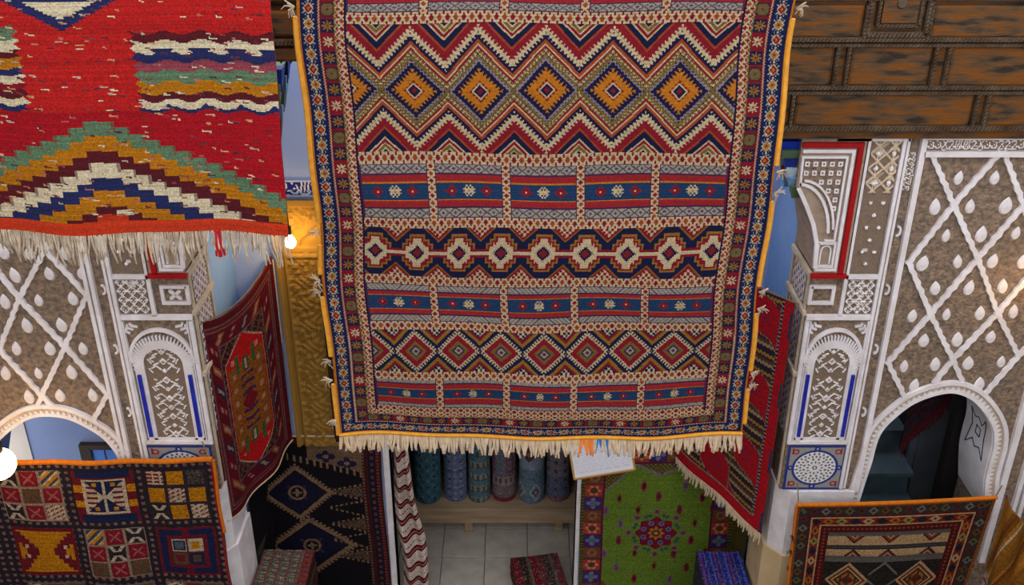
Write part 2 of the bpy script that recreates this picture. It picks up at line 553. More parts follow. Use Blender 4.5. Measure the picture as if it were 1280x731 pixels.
# vertical mouldings of the right wall
MB().box(x_of(1, 0.475), x_of(1, 0.505), YF - 0.03, YF + 0.01, 1.9, Z_TOP).build('vertical_moulding', 'white', wr)
MB().box(3.135, 3.175, YF - 0.03, YF + 0.01, 1.3, 4.18).build('vertical_moulding', 'white', wr)
MB().box(3.255, 3.28, YF - 0.03, YF + 0.01, 1.3, 4.18).build('vertical_moulding', 'white', wr)
MB().box(3.30, 3.325, YF - 0.03, YF + 0.01, 1.3, 4.18).build('vertical_moulding', 'white', wr)
MB().box(x_of(1, 0.5), SIDE, YF - 0.03, YF + 0.01, 4.165, 4.195).build('horizontal_moulding', 'white', wr)
MB().box(x_of(1, 0.5), SIDE, YF - 0.03, YF + 0.01, 4.262, Z_TOP).build('horizontal_moulding', 'white', wr)

BRN = (128, 110, 95); WHT = (232, 227, 228)
def strokes(W, H, cell, seed, n):
    """carved inscription: upright letters, bowls and dots, white on brown"""
    r = random.Random(seed)
    p = Pat(W, H, cell, BRN)
    x = H * 0.15
    t = H * 0.12
    up = lambda a, b, c, d, w=t: p.f(p.seg(a, b, c, d, w), WHT, 0.008)
    def arc(cx, cy, rr, a0, a1, w=t):
        d = np.hypot(p.x - cx, p.y - cy); an = np.arctan2(p.y - cy, p.x - cx)
        p.f((abs(d - rr) < w / 2) & (an > a0) & (an < a1), WHT, 0.008)
    def dot(cx, cy, s_=0.09):
        p.f(abs(p.x - cx) + abs(p.y - cy) < H * s_, WHT, 0.008)
    while x < W - H * 0.5:
        k = r.randrange(4)
        if k == 0:          # three leaning uprights over a long sweep
            for i in range(3): up(x + i * H * 0.2, H * 0.3, x + H * 0.1 + i * H * 0.2, H * 0.95, t * 0.8)
            arc(x + H * 0.25, H * 0.45, H * 0.32, -3.0, -0.2); x += H * 0.68
        elif k == 1:        # deep bowl with a lozenge point above
            arc(x + H * 0.22, H * 0.42, H * 0.22, -3.14, 0.1); dot(x + H * 0.22, H * 0.5); up(x + H * 0.44, H * 0.4, x + H * 0.36, H * 0.7, t * 0.8); dot(x + H * 0.1, H * 0.82); x += H * 0.58
        elif k == 2:        # crossing diagonals
            up(x, H * 0.2, x + H * 0.4, H * 0.9, t * 0.8); up(x + H * 0.4, H * 0.22, x + H * 0.02, H * 0.88, t * 0.8); arc(x + H * 0.2, H * 0.2, H * 0.2, -3.14, 0.0, t * 0.7); x += H * 0.52
        else:               # hook reaching back
            arc(x + H * 0.15, H * 0.66, H * 0.18, -0.6, 3.14); up(x + H * 0.3, H * 0.6, x + H * 0.05, H * 0.15, t * 0.9); up(x, H * 0.14, x + H * 0.45, H * 0.1, t * 0.8); dot(x + H * 0.42, H * 0.36); x += H * 0.55
    p.wool(0.04, 0.0)
    return p
xa = x_of(1, 0.51)
relief('carved_inscription', strokes(1.5, 0.065, 0.0055, 3, 40), (xa, YF - 0.006, 4.197), (1, 0, 0), (0, 0, 1), (0, -1, 0), wr)

# ---- left side of the arcade
wl = arcade_wall('wall_arcade_left', ARCH_L, x_of(-1, 0.48), -SIDE, 'left')
for bar in [((57, 311), (25, 372)), ((25, 372), (0, 436)), ((0, 341), (25, 372)), ((25, 372), (82, 432)), ((82, 432), (135, 491)), ((135, 491), (119, 521)), ((57, 311), (109, 368)), ((109, 368), (82, 432)),
            ((82, 432), (53, 493)), ((0, 436), (53, 493)), ((53, 493), (66, 506)), ((53, 493), (48, 506)), ((0, 436), (-26, 497)), ((-32, 300), (0, 341)), ((-32, 300), (-56, 380)), ((-56, 380), (0, 436)),
            ((90, 250), (57, 311)), ((0, 250), (57, 311)), ((0, 250), (-32, 300)), ((0, 250), (30, 190)), ((90, 250), (60, 190))]:
    lattice_bar(wl, *bar)
for a, b in [(150, 152), (45, 157), (250, 150), (118, 233), (15, 237), (222, 228), (82, 310), (187, 308), (50, 380), (152, 380), (253, 380), (17, 455), (117, 455), (218, 452), (88, 527), (183, 523), (283, 522), (90, 90), (200, 88), (10, 85)]:
    leaf_at(wl, (a / 2.437, 280 + b / 2.437))
arch_band(wl, ARCH_L)
arch_lining(wl, ARCH_L, 'lavender')
for u in (0.475, 0.505):
    MB().box(x_of(-1, u), x_of(-1, u + 0.02), YF - 0.03, YF + 0.01, 1.3, Z_TOP).build('vertical_moulding', 'white', wl)

# ---- the alcove behind the portal
zc = 4.9
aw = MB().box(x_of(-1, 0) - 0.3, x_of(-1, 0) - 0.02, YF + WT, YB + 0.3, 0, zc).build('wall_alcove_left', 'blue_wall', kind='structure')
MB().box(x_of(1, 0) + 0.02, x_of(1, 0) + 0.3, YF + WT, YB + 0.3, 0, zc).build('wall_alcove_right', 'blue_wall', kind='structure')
# back wall with a doorway from -0.93 to 0.50
DX0, DX1, DZ = -0.93, 0.50, 2.35
poly = [(XI_L - 0.02, 0), (DX0, 0), (DX0, 1.9)]
for k in range(1, 12):
    a = math.pi - math.pi * k / 12
    poly.append(((DX0 + DX1) / 2 + (DX1 - DX0) / 2 * math.cos(a), 1.9 + 0.45 * math.sin(a)))
poly += [(DX1, 1.9), (DX1, 0), (XI_R + 0.02, 0), (XI_R + 0.02, zc), (XI_L - 0.02, zc)]
bw = MB().prism(poly, YB, YB + 0.14).build('wall_alcove_back', 'pale_blue', kind='structure')
MB().box(-1.7, 1.4, YB + 0.14, 7.9, zc, zc + 0.15).build('ceiling_store', 'plain_wall', kind='structure')
# pale door lining
d1 = bpy.data.objects.new('door_1', None); d1.location = (DX0, YB, 0); link(d1, kind='structure')
MB().box(DX0 - 0.045, DX0 + 0.0, YB - 0.02, YB + 0.15, 0, 1.9).build('door_jamb', 'white', d1)
MB().box(DX1 - 0.0, DX1 + 0.03, YB - 0.02, YB + 0.15, 0, 1.9).build('door_jamb', 'white', d1)

# ochre carved pilaster left of the doorway
gx0, gx1, gz0, gz1 = -1.60, -0.98, 1.55, 3.52
gp = Pat(gx1 - gx0, gz1 - gz0, 0.0075, (148, 110, 52))
X, Z = gp.x, gp.y
k = 2 * math.pi / 0.085
h = 0.006 * (np.sin(k * X + 1.6 * np.sin(k * 0.5 * Z)) * np.sin(k * Z + 1.6 * np.sin(k * 0.5 * X))) + 0.005 * np.sin(k * 1.9 * (X + Z)) * np.sin(k * 1.9 * (X - Z))
gp.h = np.where(h > 0.0012, 0.022, np.where(h > -0.003, 0.010, 0.0))
gp.c[:] = (148, 113, 52)
# pointed lobed arch in the topmost field and plain bands
zz = Z + gz0
cx = 0.30
for rr, hh in ((0.22, 0.016), (0.17, 0.004), (0.13, 0.014)):
    w_ = rr * (1 - np.clip((zz - 3.10) / 0.32 * 0.22 / rr, 0, 1) ** 1.6)
    gp.h[(zz > 3.18) & (abs(X - cx) < w_ + 0.008 * np.sin(zz * 90))] = hh
for z0, z1, hh in ((3.14, 3.18, 0.022), (3.10, 3.13, 0.03), (3.47, 3.52, 0.024)):
    gp.h[(zz > z0) & (zz < z1)] = hh
for x0, x1, hh in ((0.0, 0.03, 0.03), (0.03, 0.05, 0.0), (0.05, 0.075, 0.024)):
    gp.h[(X > x0) & (X < x1) & (zz < 3.47)] = hh
relief('carved_pilaster', gp, (gx0, YB - 0.03, gz0), (1, 0, 0), (0, 0, 1), (0, -1, 0), bw, 'carved', label='ochre carved plaster pilaster')
MB().box(-1.315, -1.24, YB - 0.07, YB, 1.63, 3.05).build('wooden_post', 'dark_wood', bw)
# blue band with white inscription, above the pilaster
ip = strokes(1.3, 0.115, 0.006, 11, 30)
wmask = ip.h > 0.004
ip.c[:] = (36, 44, 132); ip.c[wmask] = (214, 218, 232); ip.h[:] = 0
ip.f((ip.y < 0.012) | (ip.y > 0.103), (206, 210, 226)); ip.wool(0.04, 0)
relief('inscription_tile_band', ip, (-1.86, YB - 0.012, 3.53), (1, 0, 0), (0, 0, 1), (0, -1, 0), bw, 'glaze', label='blue band of white lettering')

# room beyond the doorway
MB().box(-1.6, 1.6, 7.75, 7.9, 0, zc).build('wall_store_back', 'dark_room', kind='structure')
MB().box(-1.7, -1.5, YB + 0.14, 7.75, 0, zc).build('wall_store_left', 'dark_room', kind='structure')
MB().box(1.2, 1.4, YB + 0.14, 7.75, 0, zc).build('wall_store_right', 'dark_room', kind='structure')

# room behind the left arch, with a window in its back wall
MB().box(-SIDE, -2.2, 6.75, 6.9, 0, zc).build('wall_side_room_left', 'lavender', kind='structure')
win = bpy.data.objects.new('window_1', None)
wx0, wz1 = atY(100, 553, 6.74)
win.location = (wx0, 6.74, wz1 - 0.7); link(win, kind='structure')
MB().box(wx0, wx0 + 0.09, 6.70, 6.75, wz1 - 0.7, wz1).build('window_frame', 'dark_wood', win)
MB().box(wx0 + 0.09, wx0 + 0.62, 6.70, 6.75, wz1 - 0.045, wz1).build('window_frame', 'dark_wood', win)
MB().box(wx0 + 0.09, wx0 + 0.62, 6.70, 6.75, wz1 - 0.7, wz1 - 0.66).build('window_frame', 'dark_wood', win)
MB().box(wx0 + 0.53, wx0 + 0.62, 6.70, 6.75, wz1 - 0.66, wz1 - 0.055).build('window_frame', 'dark_wood', win)
MB().box(wx0 + 0.19, wx0 + 0.205, 6.715, 6.745, wz1 - 0.66, wz1 - 0.055).build('window_mullion', 'dark_wood', win)
for a, b in ((0.09, 0.19), (0.205, 0.53)):
    MB().box(wx0 + a, wx0 + b, 6.715, 6.735, wz1 - 0.66, wz1 - 0.055).build('window_pane', 'pane', win)

# room behind the right arch: stone stair, grey door leaf, dark post
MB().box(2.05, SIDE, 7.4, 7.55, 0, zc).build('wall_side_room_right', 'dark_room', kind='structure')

def px_box(name, m, parent, px0, px1, py0, py1, Y, dy, **k):
    """upright box at depth Y whose front covers about these pixels (vertical edges kept vertical)"""
    pm = (py0 + py1) / 2
    x0 = atY(px0, pm, Y)[0]; x1 = atY(px1, pm, Y)[0]
    z1 = atY(px0, py0, Y)[1]; z0 = atY(px0, py1, Y)[1]
    return MB().box(x0, x1, Y, Y + dy, z0, z1).build(name, m, parent, **k)

# ---- stair and door seen through the right arch
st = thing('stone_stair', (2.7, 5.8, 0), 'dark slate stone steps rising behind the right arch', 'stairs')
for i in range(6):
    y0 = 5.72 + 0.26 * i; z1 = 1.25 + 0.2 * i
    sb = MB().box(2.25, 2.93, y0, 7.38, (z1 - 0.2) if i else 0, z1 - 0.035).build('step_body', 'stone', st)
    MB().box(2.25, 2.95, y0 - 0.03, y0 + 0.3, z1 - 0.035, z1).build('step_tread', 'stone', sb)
dl = thing('grey_door_leaf', (3.0, 6.1, 0), 'plain grey door leaf standing open behind the right arch', 'door')
MB().box(2.97, 3.42, 6.15, 6.19, 0, 2.75).build('door_panel', 'grey_door', dl)
MB().box(3.02, 3.06, 6.13, 6.15, 0, 2.75).build('door_batten', 'grey_door', dl)
xp0, xp1 = atY(1194, 505, 5.66)[0], atY(1212, 505, 5.66)[0]
MB().box(xp0, xp1 + 0.02, 5.62, 5.70, 0, 2.85).build('door_post', 'black_wood', label='dark upright door post inside the right arch', cat='post')

# ---- pillars
def pillar(side, label):
    sc = SC_R if side > 0 else SC_L
    X = lambda u: x_of(side, u)
    t = thing('carved_pillar', (X(0.24), YF + 0.2, 0), label, 'pillar', 'pillars of the portal')
    y = YF
    MB().box(X(0), X(0.48), y, y + WT, 1.90, Z_TOP).build('shaft', 'brown_stucco', t)
    # chamfered white foot and tiled base
    ch = 0.07
    sgn = 1 if side > 0 else -1
    pl = [(X(0.48), y - 0.03), (X(0) + sgn * ch, y - 0.03), (X(0) - sgn * 0.01, y + ch), (X(0) - sgn * 0.01, y + WT), (X(0.48), y + WT)]
    MB().prism(pl if side < 0 else pl[::-1], 1.38, 1.90, 'z').build('white_foot', 'white', t)
    pl2 = [(X(0.48), y - 0.05), (X(0) + sgn * ch, y - 0.05), (X(0) - sgn * 0.03, y + ch), (X(0) - sgn * 0.03, y + WT), (X(0.48), y + WT)]
    MB().prism(pl2 if side < 0 else pl2[::-1], 0, 1.38, 'z').build('tiled_base', 'dado' if side > 0 else 'white', t)
    rd = MB()
    for a, b in () if side < 0 else ((0.12, 1.3), (0.2, 1.22), (0.14, 1.12), (0.26, 1.27)):
        rd.strip([(X(a), b), (X(a + 0.04), b), (X(a + 0.04), b - 0.035), (X(a), b - 0.035), (X(a), b - 0.005)], 0.01, y - 0.053, y - 0.049)
    if side > 0: rd.build('base_mark', 'red_paint', t)
    mk = lambda pts, w, d=0.02, m='white', n='moulding': MB().strip([(X(a), b) for a, b in pts], w, y - d, y + 0.005).build(n, m, t)
    # long mouldings
    mk([(0.195, 4.27), (0.195, 3.18)], 0.022 * sc)
    mk([(0.385, 4.27), (0.385, 1.92)], 0.018 * sc, 0.025)
    mk([(0.410, 4.27), (0.410, 1.92)], 0.014 * sc, 0.02)
    mk([(0.0, 3.17), (0.385, 3.17)], 0.032)
    mk([(0.195, 3.435), (0.385, 3.435)], 0.026)
    mk([(0.02, 4.262), (0.42, 4.262)], 0.02)
    # crescents on the narrow band
    cm = MB()
    for zc_ in (3.72, 3.35, 2.95, 2.5):
        pts = [(X(0.442) + 0.016 * math.cos(a), zc_ + 0.028 * math.sin(a)) for a in np.linspace(-1.9, 1.9, 9)]
        cm.strip(pts, 0.011, y - 0.012, y + 0.003)
    cm.build('crescent_ornament', 'white', t)
    def panel(name, u0, u1, z0, z1, draw, cell=0.006, base=BRN):
        W = abs(X(u1) - X(u0))
        p = Pat(W, z1 - z0, cell, base)
        draw(p)
        p.wool(0.05, 0.0)
        return relief(name, p, (min(X(u0), X(u1)), y - 0.004, z0), (1, 0, 0), (0, 0, 1), (0, -1, 0), t)
    # upper panel: interlace above, studs below
    def up(p):
        top = p.H - 0.30
        kk = 0.085
        a = abs(saw((p.x + p.y) / kk) - 0.5); b = abs(saw((p.x - p.y) / kk) - 0.5)
        m = ((a < 0.10) | (b < 0.10) | (abs(saw(p.x / kk) - 0.5) < 0.05)) & (p.y > top)
        p.f(m, (206, 186, 160), 0.010)
        st_ = np.hypot(saw(p.x / kk) - 0.5, saw(p.y / kk) - 0.5) < 0.16
        p.f(st_ & (p.y > top), WHT, 0.014)
        for i in range(6):
            for dx in ((0.3, 0.75) if i % 2 == 0 else (0.5,)):
                d = np.hypot(p.x - p.W * dx, p.y - (top - 0.06 - i * 0.075))
                p.f(d < 0.0105, WHT, 0.014)
    panel('stud_panel', 0.215, 0.37, 3.455, 4.25, up, 0.0055)
    if side > 0:
        vp = strokes(0.24, 0.05, 0.005, 21, 10)
        relief('carved_inscription', vp, (X(0.468), y - 0.006, 3.96), (0, 0, 1), (-1, 0, 0), (0, -1, 0), t)
    # star lattice square
    def star(p):
        kk = p.W / 3
        x, z = p.x, p.y
        a = abs(saw((x + z) / kk) - 0.5); b = abs(saw((x - z) / kk) - 0.5); c = abs(saw(x / kk) - 0.5); d = abs(saw(z / kk) - 0.5)
        m = (a < 0.09) | (b < 0.09) | (c < 0.07) | (d < 0.07)
        p.f(m, WHT, 0.009)
        p.f(np.hypot(saw(x / kk) - 0.5, saw(z / kk) - 0.5) < 0.13, BRN, 0)
    panel('star_lattice_panel', 0.215, 0.37, 3.195, 3.415, star, 0.0045)
    # square frame under the corbel
    mk([(0.005, 3.37), (0.135, 3.37), (0.135, 3.265), (0.005, 3.265), (0.005, 3.375)], 0.02, 0.018, n='square_frame')
    if side < 0:
        q = MB()
        for a in range(4):
            an = math.pi / 4 + a * math.pi / 2
            c_ = (X(0.07), 3.317)
            q.prism([(c_[0] + 0.01 * math.cos(an + 1.2), c_[1] + 0.01 * math.sin(an + 1.2)), (c_[0] + 0.04 * math.cos(an + 0.3), c_[1] + 0.036 * math.sin(an + 0.3)), (c_[0] + 0.05 * math.cos(an), c_[1] + 0.045 * math.sin(an)), (c_[0] + 0.04 * math.cos(an - 0.3), c_[1] + 0.036 * math.sin(an - 0.3)), (c_[0] + 0.01 * math.cos(an - 1.2), c_[1] + 0.01 * math.sin(an - 1.2))][::-1], y - 0.012, y + 0.003)
        q.build('square_flower', 'white', t)
    # ---- corbel at the springing of the portal
    prof = [(0.19, 4.27), (-0.17, 4.27), (-0.165, 3.99), (-0.11, 3.88), (-0.05, 3.76), (-0.015, 3.62), (0.0, 3.47), (0.0, 3.45), (0.19, 3.45)]
    pr = [(X(a), b) for a, b in prof]
    MB().prism(pr if side < 0 else pr[::-1], y - 0.02, y + WT - 0.03).build('corbel', 'tan_stucco', t)
    yc = y - 0.02
    mc = lambda pts, w, d=0.016, m='white', n='corbel_moulding': MB().strip([(X(a), b) for a, b in pts], w, yc - d, yc + 0.003).build(n, m, t)
    mc([(-0.165, 4.235), (0.15, 4.235), (0.15, 3.47)], 0.028, 0.02, 'red_paint', 'red_trim')
    mc([(-0.015, 3.452), (0.185, 3.452)], 0.022, 0.03, 'red_paint', 'red_trim')
    mc([(-0.16, 4.20), (0.115, 4.20), (0.115, 3.49), (0.0, 3.49)], 0.018)
    mc([(-0.15, 4.0), (-0.155, 4.165), (0.085, 4.165), (0.085, 3.67), (0.03, 3.67)], 0.012)
    arc = [(-0.155 + 0.20 * math.sin(a), 3.68 + 0.33 * math.cos(a)) for a in np.linspace(0, 1.45, 10)]
    mc(arc, 0.016)
    mc([(a + 0.025, b + 0.02) for a, b in arc], 0.012)
    mc([(-0.155, 3.985), (-0.10, 3.885), (-0.045, 3.77), (-0.01, 3.65), (0.0, 3.5)], 0.022, 0.02)
    mc([(0.0, 3.655), (0.095, 3.655), (0.095, 3.51), (0.0, 3.51), (0.0, 3.66)], 0.013)
    fm = MB()
    lobe = [(0.02, 3.525), (0.02, 3.60)] + [(0.048 - 0.028 * math.cos(a), 3.605 + 0.035 * math.sin(a)) for a in np.linspace(0, math.pi, 7)] + [(0.076, 3.525)]
    fm.strip([(X(a), b) for a, b in lobe], 0.008, yc - 0.012, yc + 0.002)
    fm.build('lobed_arch', 'white', t)
    bg = MB(); bp_ = [(-0.145, 4.15), (0.078, 4.15), (0.078, 3.68), (0.055, 3.68), (0.05, 3.78), (0.0, 3.93), (-0.07, 4.0), (-0.145, 4.02)]
    bg.prism([(X(a), b) for a, b in (bp_ if side > 0 else bp_[::-1])][::-1], yc - 0.004, yc + 0.002)
    bg.build('corbel_ground', 'brown_stucco', t)
    dm = MB()
    for j in range(9):
        for i in range(5):
            u, z = -0.125 + i * 0.045, 4.125 - j * 0.052
            if z < 3.70: continue
            if (u + 0.155) ** 2 / 0.235 ** 2 + max(0, z - 3.68) ** 2 / 0.37 ** 2 < 1: continue
            dm.strip([(X(u) - 0.009, z - 0.010), (X(u) + 0.009, z - 0.010), (X(u) + 0.009, z + 0.010), (X(u) - 0.009, z + 0.010)], 0.007, yc - 0.010, yc + 0.001, closed=True)
    dm.build('carved_squares', 'white', t)
    # ---- niche
    nz0, nz1 = 2.275, 3.145
    mk([(0.012, nz1), (0.012, nz0), (0.378, nz0), (0.378, nz1)], 0.024, 0.018, n='niche_frame')
    mk([(0.030, nz1), (0.030, nz0)], 0.006, 0.022, n='niche_frame')
    cu = 0.198
    # white niche body with round head and the inner arch recess
    rin, rout = 0.105, 0.158
    zs = 2.85
    body = [(cu - rout, nz0)] + [(cu - rout, zs)] + [(cu - rout * math.cos(a), zs + 0.155 * math.sin(a)) for a in np.linspace(0.1, math.pi - 0.1, 16)] + [(cu + rout, zs), (cu + rout, nz0)]
    inner = [(cu - rin, nz0 + 0.035), (cu - rin, zs)] + [(cu - rin * math.cos(a), zs + 0.11 * math.sin(a)) for a in np.linspace(0.1, math.pi - 0.1, 14)] + [(cu + rin, zs), (cu + rin, nz0 + 0.035)]
    path = [(cu - (rin + rout) / 2, nz0 + 0.02), (cu - (rin + rout) / 2, zs)] + [(cu - (rin + rout) / 2 * math.cos(a), zs + 0.135 * math.sin(a)) for a in np.linspace(0.15, math.pi - 0.15, 18)] + [(cu + (rin + rout) / 2, zs), (cu + (rin + rout) / 2, nz0 + 0.02)]
    mk(path, (rout - rin) * sc, 0.014, n='niche_surround')
    mk([(cu - rout, nz0 + 0.017), (cu + rout, nz0 + 0.017)], 0.034, 0.014, n='niche_sill')
    # radiating flutes round the head, and the outer ring
    fl_ = MB()
    for a in np.linspace(-0.25, math.pi + 0.25, 30):
        ca, sa = math.cos(a), math.sin(a)
        r0, r1 = 0.122, 0.152
        za = zs + 0.0
        p0 = (X(cu - (r0 + 0.02) * ca), za + 0.165 * sa if sa > 0 else za - 0.16 * abs(sa) * 1.6 + 0.0)
        p1 = (X(cu - (r1 + 0.012) * ca), p0[1] + 0.034)
        fl_.strip([p0, p1], 0.009, y - 0.022, y - 0.004)
    fl_.build('fluted_ring', 'white', t)
    ring = [(cu - 0.168 * math.cos(a), zs + 0.02 + 0.215 * math.sin(a)) for a in np.linspace(-0.05, math.pi + 0.05, 22)]
    mk(ring, 0.020, 0.02, n='niche_outer_ring')
    # spandrel leaves
    sp = MB()
    for sg in (-1, 1):
        for (a, b, c, d) in ((0.10, 0.105, 0.14, 0.13), (0.125, 0.085, 0.155, 0.12), (0.145, 0.06, 0.16, 0.10)):
            sp.strip([(X(cu + sg * a), 3.0 + b), (X(cu + sg * (a + c) / 2 + sg * 0.012), 3.0 + (b + d) / 2 - 0.006), (X(cu + sg * c), 3.0 + d)], 0.013, y - 0.014, y + 0.002)
    sp.build('spandrel_leaf', 'white', t)
    # blue engaged colonnettes
    for u in (0.062, 0.336):
        x = X(u)
        cb_ = MB().box(x - 0.0105 * sc, x + 0.0105 * sc, y - 0.026, y + 0.002, 2.325, 2.775).build('blue_colonnette', 'blue_paint', t)
        MB().box(x - 0.015 * sc, x + 0.015 * sc, y - 0.022, y + 0.002, 2.29, 2.325).build('colonnette_foot', 'white', cb_)
    def flower(p):
        p.f(np.ones_like(p.x, bool), BRN, 0)
        cxx = p.W / 2
        r = random.Random(5)
        hx = abs(p.x - cxx)
        for k_ in range(11):
            zc_ = 0.03 + k_ * 0.066
            s_ = 0.018 if k_ % 2 else 0.026
            dd = hx + abs(p.y - zc_)
            p.f((dd < s_) & (dd > s_ * 0.45), WHT, 0.008)
            p.f(dd < 0.006, WHT, 0.008)
            for (a0, b0, a1, b1) in ((0.02, 0.01, 0.045, 0.035), (0.045, 0.035, 0.075, 0.02), (0.03, -0.01, 0.06, -0.025), (0.075, -0.01, 0.09, 0.015), (0.06, 0.0, 0.072, 0.008)):
                if r.random() < 0.8:
                    for sg in (-1, 1):
                        p.f(p.seg(cxx + sg * a0, zc_ + b0, cxx + sg * a1, zc_ + b1, 0.0095), WHT, 0.008)
        # outside the round head the panel falls back behind the white surround
        zrel = p.y - (zs - (nz0 + 0.035))
        out = (zrel > 0) & ((p.x - cxx) ** 2 / (p.W / 2) ** 2 + zrel ** 2 / 0.115 ** 2 > 1)
        p.f(out, WHT, 0)
    panel('niche_floral_panel', cu - rin - 0.002, cu + rin + 0.002, nz0 + 0.03, zs + 0.112, flower, 0.005)
    # painted tile with a rosette
    W = abs(X(0.385) - X(0.015))
    tp = Pat(W, 0.345, 0.004, (150, 146, 140))
    bl = (40, 58, 130)
    x, z = tp.x / W - 0.5, tp.y / 0.345 - 0.5
    tp.f((abs(x) > 0.46) | (abs(z) > 0.455), bl)
    r = np.hypot(x, z); an = np.arctan2(z, x)
    tp.f(r < 0.40, bl); tp.f(r < 0.355, (222, 222, 224))
    g = (105, 98, 96)
    for rr, n_, hw in ((0.31, 24, 0.026), (0.25, 24, 0.022), (0.19, 12, 0.03), (0.12, 12, 0.02)):
        da = (saw(an / (2 * math.pi) * n_ + (0.5 if rr in (0.25, 0.12) else 0)) - 0.5) / n_ * 2 * math.pi * rr
        tp.f(abs(da) / hw * 1.1 + abs(r - rr) / 0.032 < 1, g)
    tp.f(r < 0.045, g); tp.f(r < 0.022, (222, 222, 224))
    for sx in (-1, 1):
        for sz in (-1, 1):
            d = np.hypot(x - sx * 0.36, z - sz * 0.36)
            tp.f(abs(d - 0.045) < 0.013, (150, 28, 34))
            tp.f((abs(x - sx * 0.41) < 0.012) & (abs(z - sz * 0.37) < 0.07), (150, 28, 34))
    for a, b in ((0, 0.42), (0, -0.42), (0.42, 0), (-0.42, 0)):
        d = np.hypot(x - a, z - b); tp.f(d < 0.055, bl); tp.f(d < 0.02, (180, 180, 190))
    tp.wool(0.03, 0)
    relief('rosette_tile', tp, (min(X(0.015), X(0.385)), y - 0.012, 1.905), (1, 0, 0), (0, 0, 1), (0, -1, 0), t, 'glaze', label='painted tile with blue ringed rosette')
    # ---- carved inner face of the pillar, towards the opening
    xin = X(0)
    n_ = (-sgn, 0, 0)
    def jamb(p):
        k1 = 0.06
        a = abs(saw((p.x + p.y) / k1) - 0.5); b = abs(saw((p.x - p.y) / k1) - 0.5)
        p.f((a < 0.14) | (b < 0.14), (206, 196, 190), 0.006)
        p.f(np.hypot(saw(p.x / k1) - 0.5, saw(p.y / k1) - 0.5) < 0.2, (70, 78, 150), 0.004)
    for z0, z1 in ((3.22, 3.42), (2.80, 3.15), (2.3, 2.74)):
        p = Pat(0.26, z1 - z0, 0.007, (150, 138, 134)); jamb(p); p.wool(0.04, 0)
        if side > 0:
            o_, ax = (xin - 0.004, YF + 0.07 + 0.26, z0), (0, -1, 0)
        else:
            o_, ax = (xin + 0.004, YF + 0.07, z0), (0, 1, 0)
        relief('jamb_panel', p, o_, ax, (0, 0, 1), n_, t)
    jm = MB()
    for z in (3.19, 3.445, 2.77):
        jm.box(xin - sgn * 0.022, xin, YF - 0.005, YF + WT, z - 0.014, z + 0.014)
    for yy in (YF + 0.03, YF + WT - 0.03):
        jm.box(xin - sgn * 0.012, xin, yy - 0.012, yy + 0.012, 1.92, 3.44)
    jm.build('jamb_moulding', 'cream_plaster', t)
    return t
pillar(1, 'white carved stucco pillar on the right of the portal with rosette tile')
pillar(-1, 'white carved stucco pillar on the left of the portal behind hanging rugs')

# ---- painted stalactite brackets under the lintel
def bracket(px, py0, py1, side, label):
    x0, z1 = atY(px, py0, YF + 0.15)
    z0 = atY(px, py1, YF + 0.15)[1]
    t = thing('painted_bracket', (x0, YF + 0.25, z0), label, 'bracket', 'painted brackets under the lintel')
    n = 6
    rb = random.Random(3)
    cols = [(28, 58, 176), (92, 120, 84), (170, 196, 222), (120, 44, 40), (30, 46, 130), (188, 206, 214), (120, 160, 200)]
    hgt = (z1 - z0) / n
    k = 0
    for i in range(n):
        for j in range(4):
            w = 0.055
            xx = x0 + side * (0.018 * i + 0.012 * (j % 2))
            y0 = YF + 0.0 + j * 0.085
            zt = z1 - i * hgt
            a = MB()
            # a pointed facet: wedge leaning outwards at the top
            a.add([(xx, y0, zt), (xx, y0 + 0.08, zt), (xx + side * 0.15, y0 + 0.08, zt), (xx + side * 0.15, y0, zt), (xx + side * 0.02, y0 + 0.04, zt - hgt * 1.6), (xx + side * 0.15, y0 + 0.04, zt - hgt * 1.6)],
                  [(0, 1, 2, 3), (0, 4, 1), (0, 3, 5, 4), (1, 4, 5, 2), (3, 2, 5)])
            mm = 'mq%d' % (k % len(cols))
            if mm not in M: M[mm] = mat('painted_facet_%d' % (k % len(cols)), cols[k % len(cols)], 0.5)
            a.build('facet', mm, t)
            k += rb.choice((1, 2, 3))
    return t
bracket(968, 166, 232, 1, 'blue and green painted stalactite bracket beside the right pillar')
bracket(359, 78, 186, -1, 'dark blue painted stalactite bracket beside the red kilim')

# ---- wooden frieze above the arcade
YW = 5.12
fz = thing('wooden_frieze', (2.6, YW, Z_TOP), 'aged brown panelled wooden frieze across the top of the arcade', 'frieze')
def wz(py): return atY(1100, py, YW)[1]
def wx(px, py): return atY(px, py, YW)[0]
rows = [wz(p) for p in (163, 113, 53, 6)]
top = rows[3] + 0.22
XL = -SIDE + 0.01
x_split = 1.36
MB().box(x_split, SIDE - 0.01, YW + 0.02, YF + WT, Z_TOP, top).build('backing_board', 'wood', fz)
